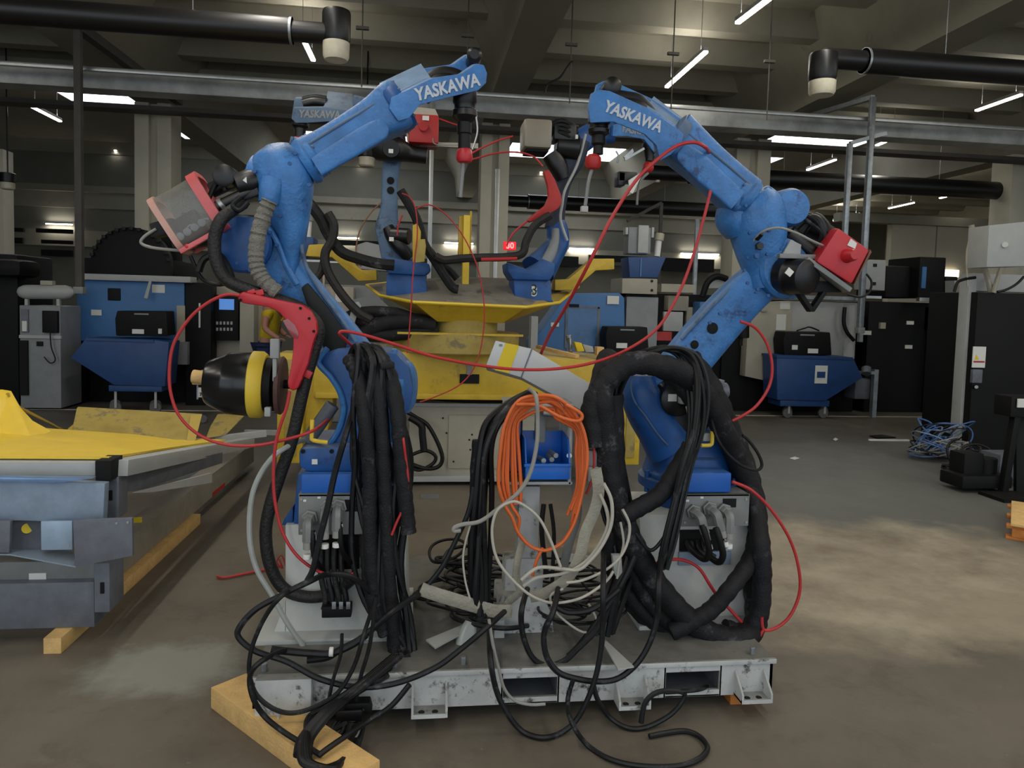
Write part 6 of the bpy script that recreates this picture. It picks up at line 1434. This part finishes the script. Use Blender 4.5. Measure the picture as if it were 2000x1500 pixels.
curtain([(1188, 800, 22, 3.02), (1200, 900, 24, 2.98), (1208, 1000, 24, 2.96), (1222, 1080, 22, 2.94), (1200, 1160, 26, 2.86), (1180, 1240, 20, 2.82)], 6, (4, 6), [CABLE, BLACK], 'black cable falling between post and right robot', 'cables between post and right robot', 31)
cab([(1385, 800, 2.98), (1398, 850), (1420, 885), (1450, 910), (1478, 918), (1488, 908), (1480, 885), (1462, 860), (1450, 850)], 2.9, 3, BLACK, 'thin black cable loop sticking out right of the right robot')
cab([(1446, 628), (1475, 640), (1498, 672), (1508, 715), (1502, 755), (1478, 792), (1450, 812), (1430, 822)], 3.05, 3.0, REDC, 'red cable bow beside the right robot lower arm', 'red_cable')
cab([(1430, 941), (1468, 958), (1508, 998), (1542, 1052), (1559, 1105), (1562, 1155), (1545, 1200), (1518, 1225), (1492, 1230), (1488, 1205)], 2.9, 3.2, REDC, 'red cable bow standing out right of the right pedestal', 'red_cable')
cab([(1492, 1228), (1485, 1240), (1480, 1246)], 2.9, 3.2, REDC, 'short red cable tip at the right pallet corner', 'red_cable')
cab([(1280, 1102, 2.98), (1296, 1094), (1335, 1094), (1365, 1110), (1385, 1140), (1400, 1162), (1430, 1195), (1455, 1222)], 2.95, 3.2, REDC, 'red cable arching over the right pedestal front', 'red_cable')
# centre: orange coil, black strands, straps, pale cables
random.seed(5)
for i in range(7):
    a_, b_ = random.uniform(-10, 10), random.uniform(-7, 7)
    w_ = i * 5.2 + random.uniform(-2, 2)
    q = [(1052 + a_, 768 + w_ * .9 + b_), (1012 + w_ * .4, 782 + w_), (985 + w_ * .8, 830), (975 + w_ * 1.2, 890), (972 + w_ * 1.4, 940 + b_), (984 + w_, 985), (1000 + w_, 1010 + a_)]
    q2 = [(1128 - w_ * .6, 1000 + b_), (1140 - w_ * .4, 950), (1148 - w_ * .7, 890 + a_), (1140 - w_ * .5, 840), (1118 - w_, 800 + w_ * .5), (1085 + a_, 776 + w_ * .7)]
    if i in (0, 3): low = [(1012, 1040), (1035, 1066), (1064, 1075), (1095, 1062), (1115, 1035)]
    else: low = None
    if low: cab(q + low + q2, 2.84 + i * .008, 3.6, ORANGE, 'orange cable turn reaching down in front of the post' if i == 0 else 'second orange cable turn hanging low', 'orange_cable', closed=True, seg=8)
    else: cab([(x, y, 2.85 + i * .008) for x, y in q2 + q[:-1]] , 2.86, 3.6, ORANGE, 'orange cable turn of the coil hung on the post box', 'orange_cable', group='orange coil turns', seg=8)
cab([(1008, 790), (1050, 792), (1095, 815), (1130, 822), (1135, 808), (1105, 790)], 2.82, 3.6, ORANGE, 'orange cable end crossing inside the coil top', 'orange_cable')
cab([(1060, 1070), (1048, 1095), (1040, 1125)], 2.84, 3.2, ORANGE, 'loose orange cable end under the coil', 'orange_cable')
cab([(1155, 830), (1160, 880), (1158, 930), (1145, 965)], 2.88, 2.6, REDC, 'red orange thin cable at the right side of the coil', 'red_cable')
curtain([(1040, 770, 8, 2.98), (1005, 785, 10, 2.94), (965, 825, 16, 2.9), (945, 880, 16, 2.88), (940, 960, 16, 2.88), (938, 1060, 18, 2.88), (938, 1150, 18, 2.88), (940, 1200, 16, 2.88)], 7, (4, 7.5), [BLACK, CABLE, BLACK], 'black cable hanging left of the orange coil', 'black cables left of the orange coil', 41)
cab([(935, 860), (930, 950), (935, 1050), (936, 1150), (940, 1205)], 2.92, 13, BLACK_F, 'black fabric sleeve left of the orange coil', 'fabric_sleeve', seg=12, wob=.08)
cab([(925, 950), (915, 1000), (893, 1050), (865, 1105), (838, 1140)], 2.84, 5, CABLE, 'dark cable slanting down left from the orange coil')
cab([(1062, 985), (1058, 1030), (1062, 1080), (1068, 1130)], 3.0, 5, BLACK, 'black cable right of the post shaft')
cab([(1075, 985), (1082, 1040), (1080, 1100), (1078, 1150)], 3.0, 4, BLACK, 'second black cable right of the post shaft')
cab([(1034, 760, 2.95), (1047, 775), (1050, 820), (1048, 870), (1035, 925), (1012, 962), (975, 992), (938, 1018), (905, 1024), (888, 1030), (887, 1037), (900, 1036)], 2.78, 4, GCAB, 'grey pigtail cable hanging in front of the blue bin')
for L_, Y, r, lb in (([(1216, 995), (1229, 1023), (1227, 1054), (1212, 1087), (1183, 1113), (1139, 1133), (1106, 1138)], 2.76, 2.8, 'white cable bow farthest right of the post'),
                     ([(1179, 944), (1194, 977), (1194, 1023), (1176, 1065), (1150, 1098), (1128, 1113), (1095, 1111), (1051, 1109), (1018, 1133)], 2.78, 3.6, 'pale grey cable bow right of the post'),
                     ([(1172, 965), (1186, 1000), (1186, 1030), (1168, 1068), (1140, 1100), (1100, 1120), (1050, 1128), (1022, 1145)], 2.8, 3.4, 'second pale grey cable bow right of the post'),
                     ([(1198, 1116), (1181, 1138), (1139, 1166), (1095, 1177), (1058, 1173), (1018, 1149), (974, 1098), (961, 1043), (970, 999), (996, 981), (1018, 984), (1051, 1010), (1073, 1050), (1095, 1107)], 2.74, 2.8, 'white cable wound in a large loop over the post'),
                     ([(1100, 1150), (1075, 1165), (1090, 1200), (1140, 1235), (1165, 1215), (1150, 1180)], 2.78, 2.4, 'white cable loop low at the post foot'),
                     ([(1212, 1020), (1218, 1060), (1210, 1095), (1205, 1130)], 2.78, 2.4, 'short white cable hanging at the right of the post'),
                     ([(920, 1020), (905, 1080), (908, 1130), (918, 1170)], 2.8, 2.0, 'thin brown grey cable left of the black sleeve')):
    cab(L_, Y, r, WCAB, lb)
cab([(822, 1150), (850, 1160), (886, 1171), (930, 1184), (965, 1193), (1000, 1194)], 2.85, 14, STRAPM, 'wide grey strap lying across the cable pile', 'flat_strap', seg=10, flat=.3)
cab([(1163, 915), (1169, 960), (1160, 1000), (1143, 1040), (1132, 1087), (1108, 1129), (1066, 1158), (1036, 1166)], 2.82, 12, STRAPM, 'grey strap hanging right of the orange coil', 'flat_strap', seg=10, flat=.3)
cab([(1020, 1060, 3.0), (1012, 1090), (1008, 1125), (1015, 1155), (990, 1180), (975, 1210)], 2.93, 8, STRAPM, 'twisted grey strap round the post shaft', 'flat_strap', seg=10, flat=.4)
cab([(1120, 930), (1128, 1000), (1112, 1060), (1100, 1110)], 3.05, 9, GREY_P, 'grey flat cable duct behind the orange coil', 'flat_strap', seg=10, flat=.3)
RDG = thing('red_plug', 'red conical plug hanging right of the orange coil', 'plug', P(1155, 860, 2.95))
part('plug_cone', B().lathe(P(1132, 835, 2.98), P(1168, 862, 2.95) - P(1132, 835, 2.98), [(0, .03), (.03, .036), (.075, .03), (.085, .02)], 20), RED, RDG)
part('plug_lead', B().tube(pts([(1134, 836, 2.98), (1118, 822, 3.0), (1100, 812, 3.0)]), .01, 8), RED, RDG)
solo('grey_connector', B().R(1140, 880, 1172, 925, 2.9, .05, .01).R(1148, 912, 1170, 942, 2.88, .04, .008), GREY_L, 'grey connector housing hanging right of the coil', 'connector')
solo('white_connector', B().prism([(1196, 1085), (1214, 1085), (1216, 1118), (1206, 1132), (1200, 1120)], 2.85, .03, bev=.004), GREY_L, 'white connector hanging left of the right pedestal', 'connector')
solo('white_document', B().poly([PZ(1100, 1100, .3), PZ(1112, 1082, .34), PZ(1160, 1088, .34), PZ(1150, 1104, .3)], V((0, 0, .004))), LABEL, 'white folded sheet lying behind the straps on the pallet', 'paper')
solo('clear_bag', B().limb([(920, 1215, 2.95, 12, .02), (912, 1240, 2.93, 18, .025), (905, 1268, 2.9, 16, .025), (912, 1298, 2.88, 8, .015)], 2.4), PLAST, 'crumpled clear plastic bag on the pallet front', 'bag')
# pile of black cable loops on the deck behind the post
random.seed(77)
for i in range(34):
    cx_, cy_ = (random.uniform(850, 1000), random.uniform(1100, 1215)) if i < 24 else (random.uniform(1080, 1160), random.uniform(1130, 1230))
    dep = PZ(cx_, cy_, ZD + .03); rx = random.uniform(.09, .2); q = []
    a0 = random.uniform(0, 6.28); hz = random.uniform(.0, .09)
    for k in range(9):
        an = a0 + k * .7
        q.append(V((dep.x + math.cos(an) * rx * random.uniform(.85, 1.1), min(max(dep.y + math.sin(an) * rx * .8, 2.76), 3.9), ZD + .012 + hz * abs(math.sin(an * .5 + a0)) + .002 * i)))
    solo('cable_coil', B().tube(q, random.choice((.006, .008, .010)), 6, closed=random.random() < .5, sub=4), random.choice((CABLE, CABLE, BLACK, HOSE)), 'black cable loop in the pile on the pallet deck', 'cable', 'black cable pile on the pallet deck')

# loose things lying on the yellow beam
b0 = P(1052, 676, 6.9); b1 = P(1130, 697, 6.25)
solo('wooden_plank', B().beam(P(1050, 677, 6.7), P(1128, 696, 6.3), .05, .03, .003), WOOD, 'short wooden plank lying on the right top of the yellow beam', 'plank')
solo('clamp_tool', B().cyl(P(1112, 660, 6.9), P(1114, 688, 6.7), .02, 10).cyl(P(1110, 655, 6.9), P(1112, 666, 6.9), .03, 10), GALV, 'small grey clamp standing on the yellow beam by the light blue machine', 'clamp')
solo('yellow_block', B().prism([(1122, 668), (1136, 670), (1142, 686), (1128, 687)], 6.7, .1, bev=.004), LABELY, 'yellow plastic block on the right top of the yellow beam', 'block')
solo('grey_block', B().prism([(1138, 672), (1158, 677), (1160, 688), (1144, 688)], 6.8, .1, bev=.004), GREY_L, 'grey block beside the yellow block on the beam', 'block')
solo('wooden_block', B().R(1166, 678, 1180, 694, 6.5, .1, .004), WOOD, 'small pale wooden block at the right end of the yellow beam', 'block')
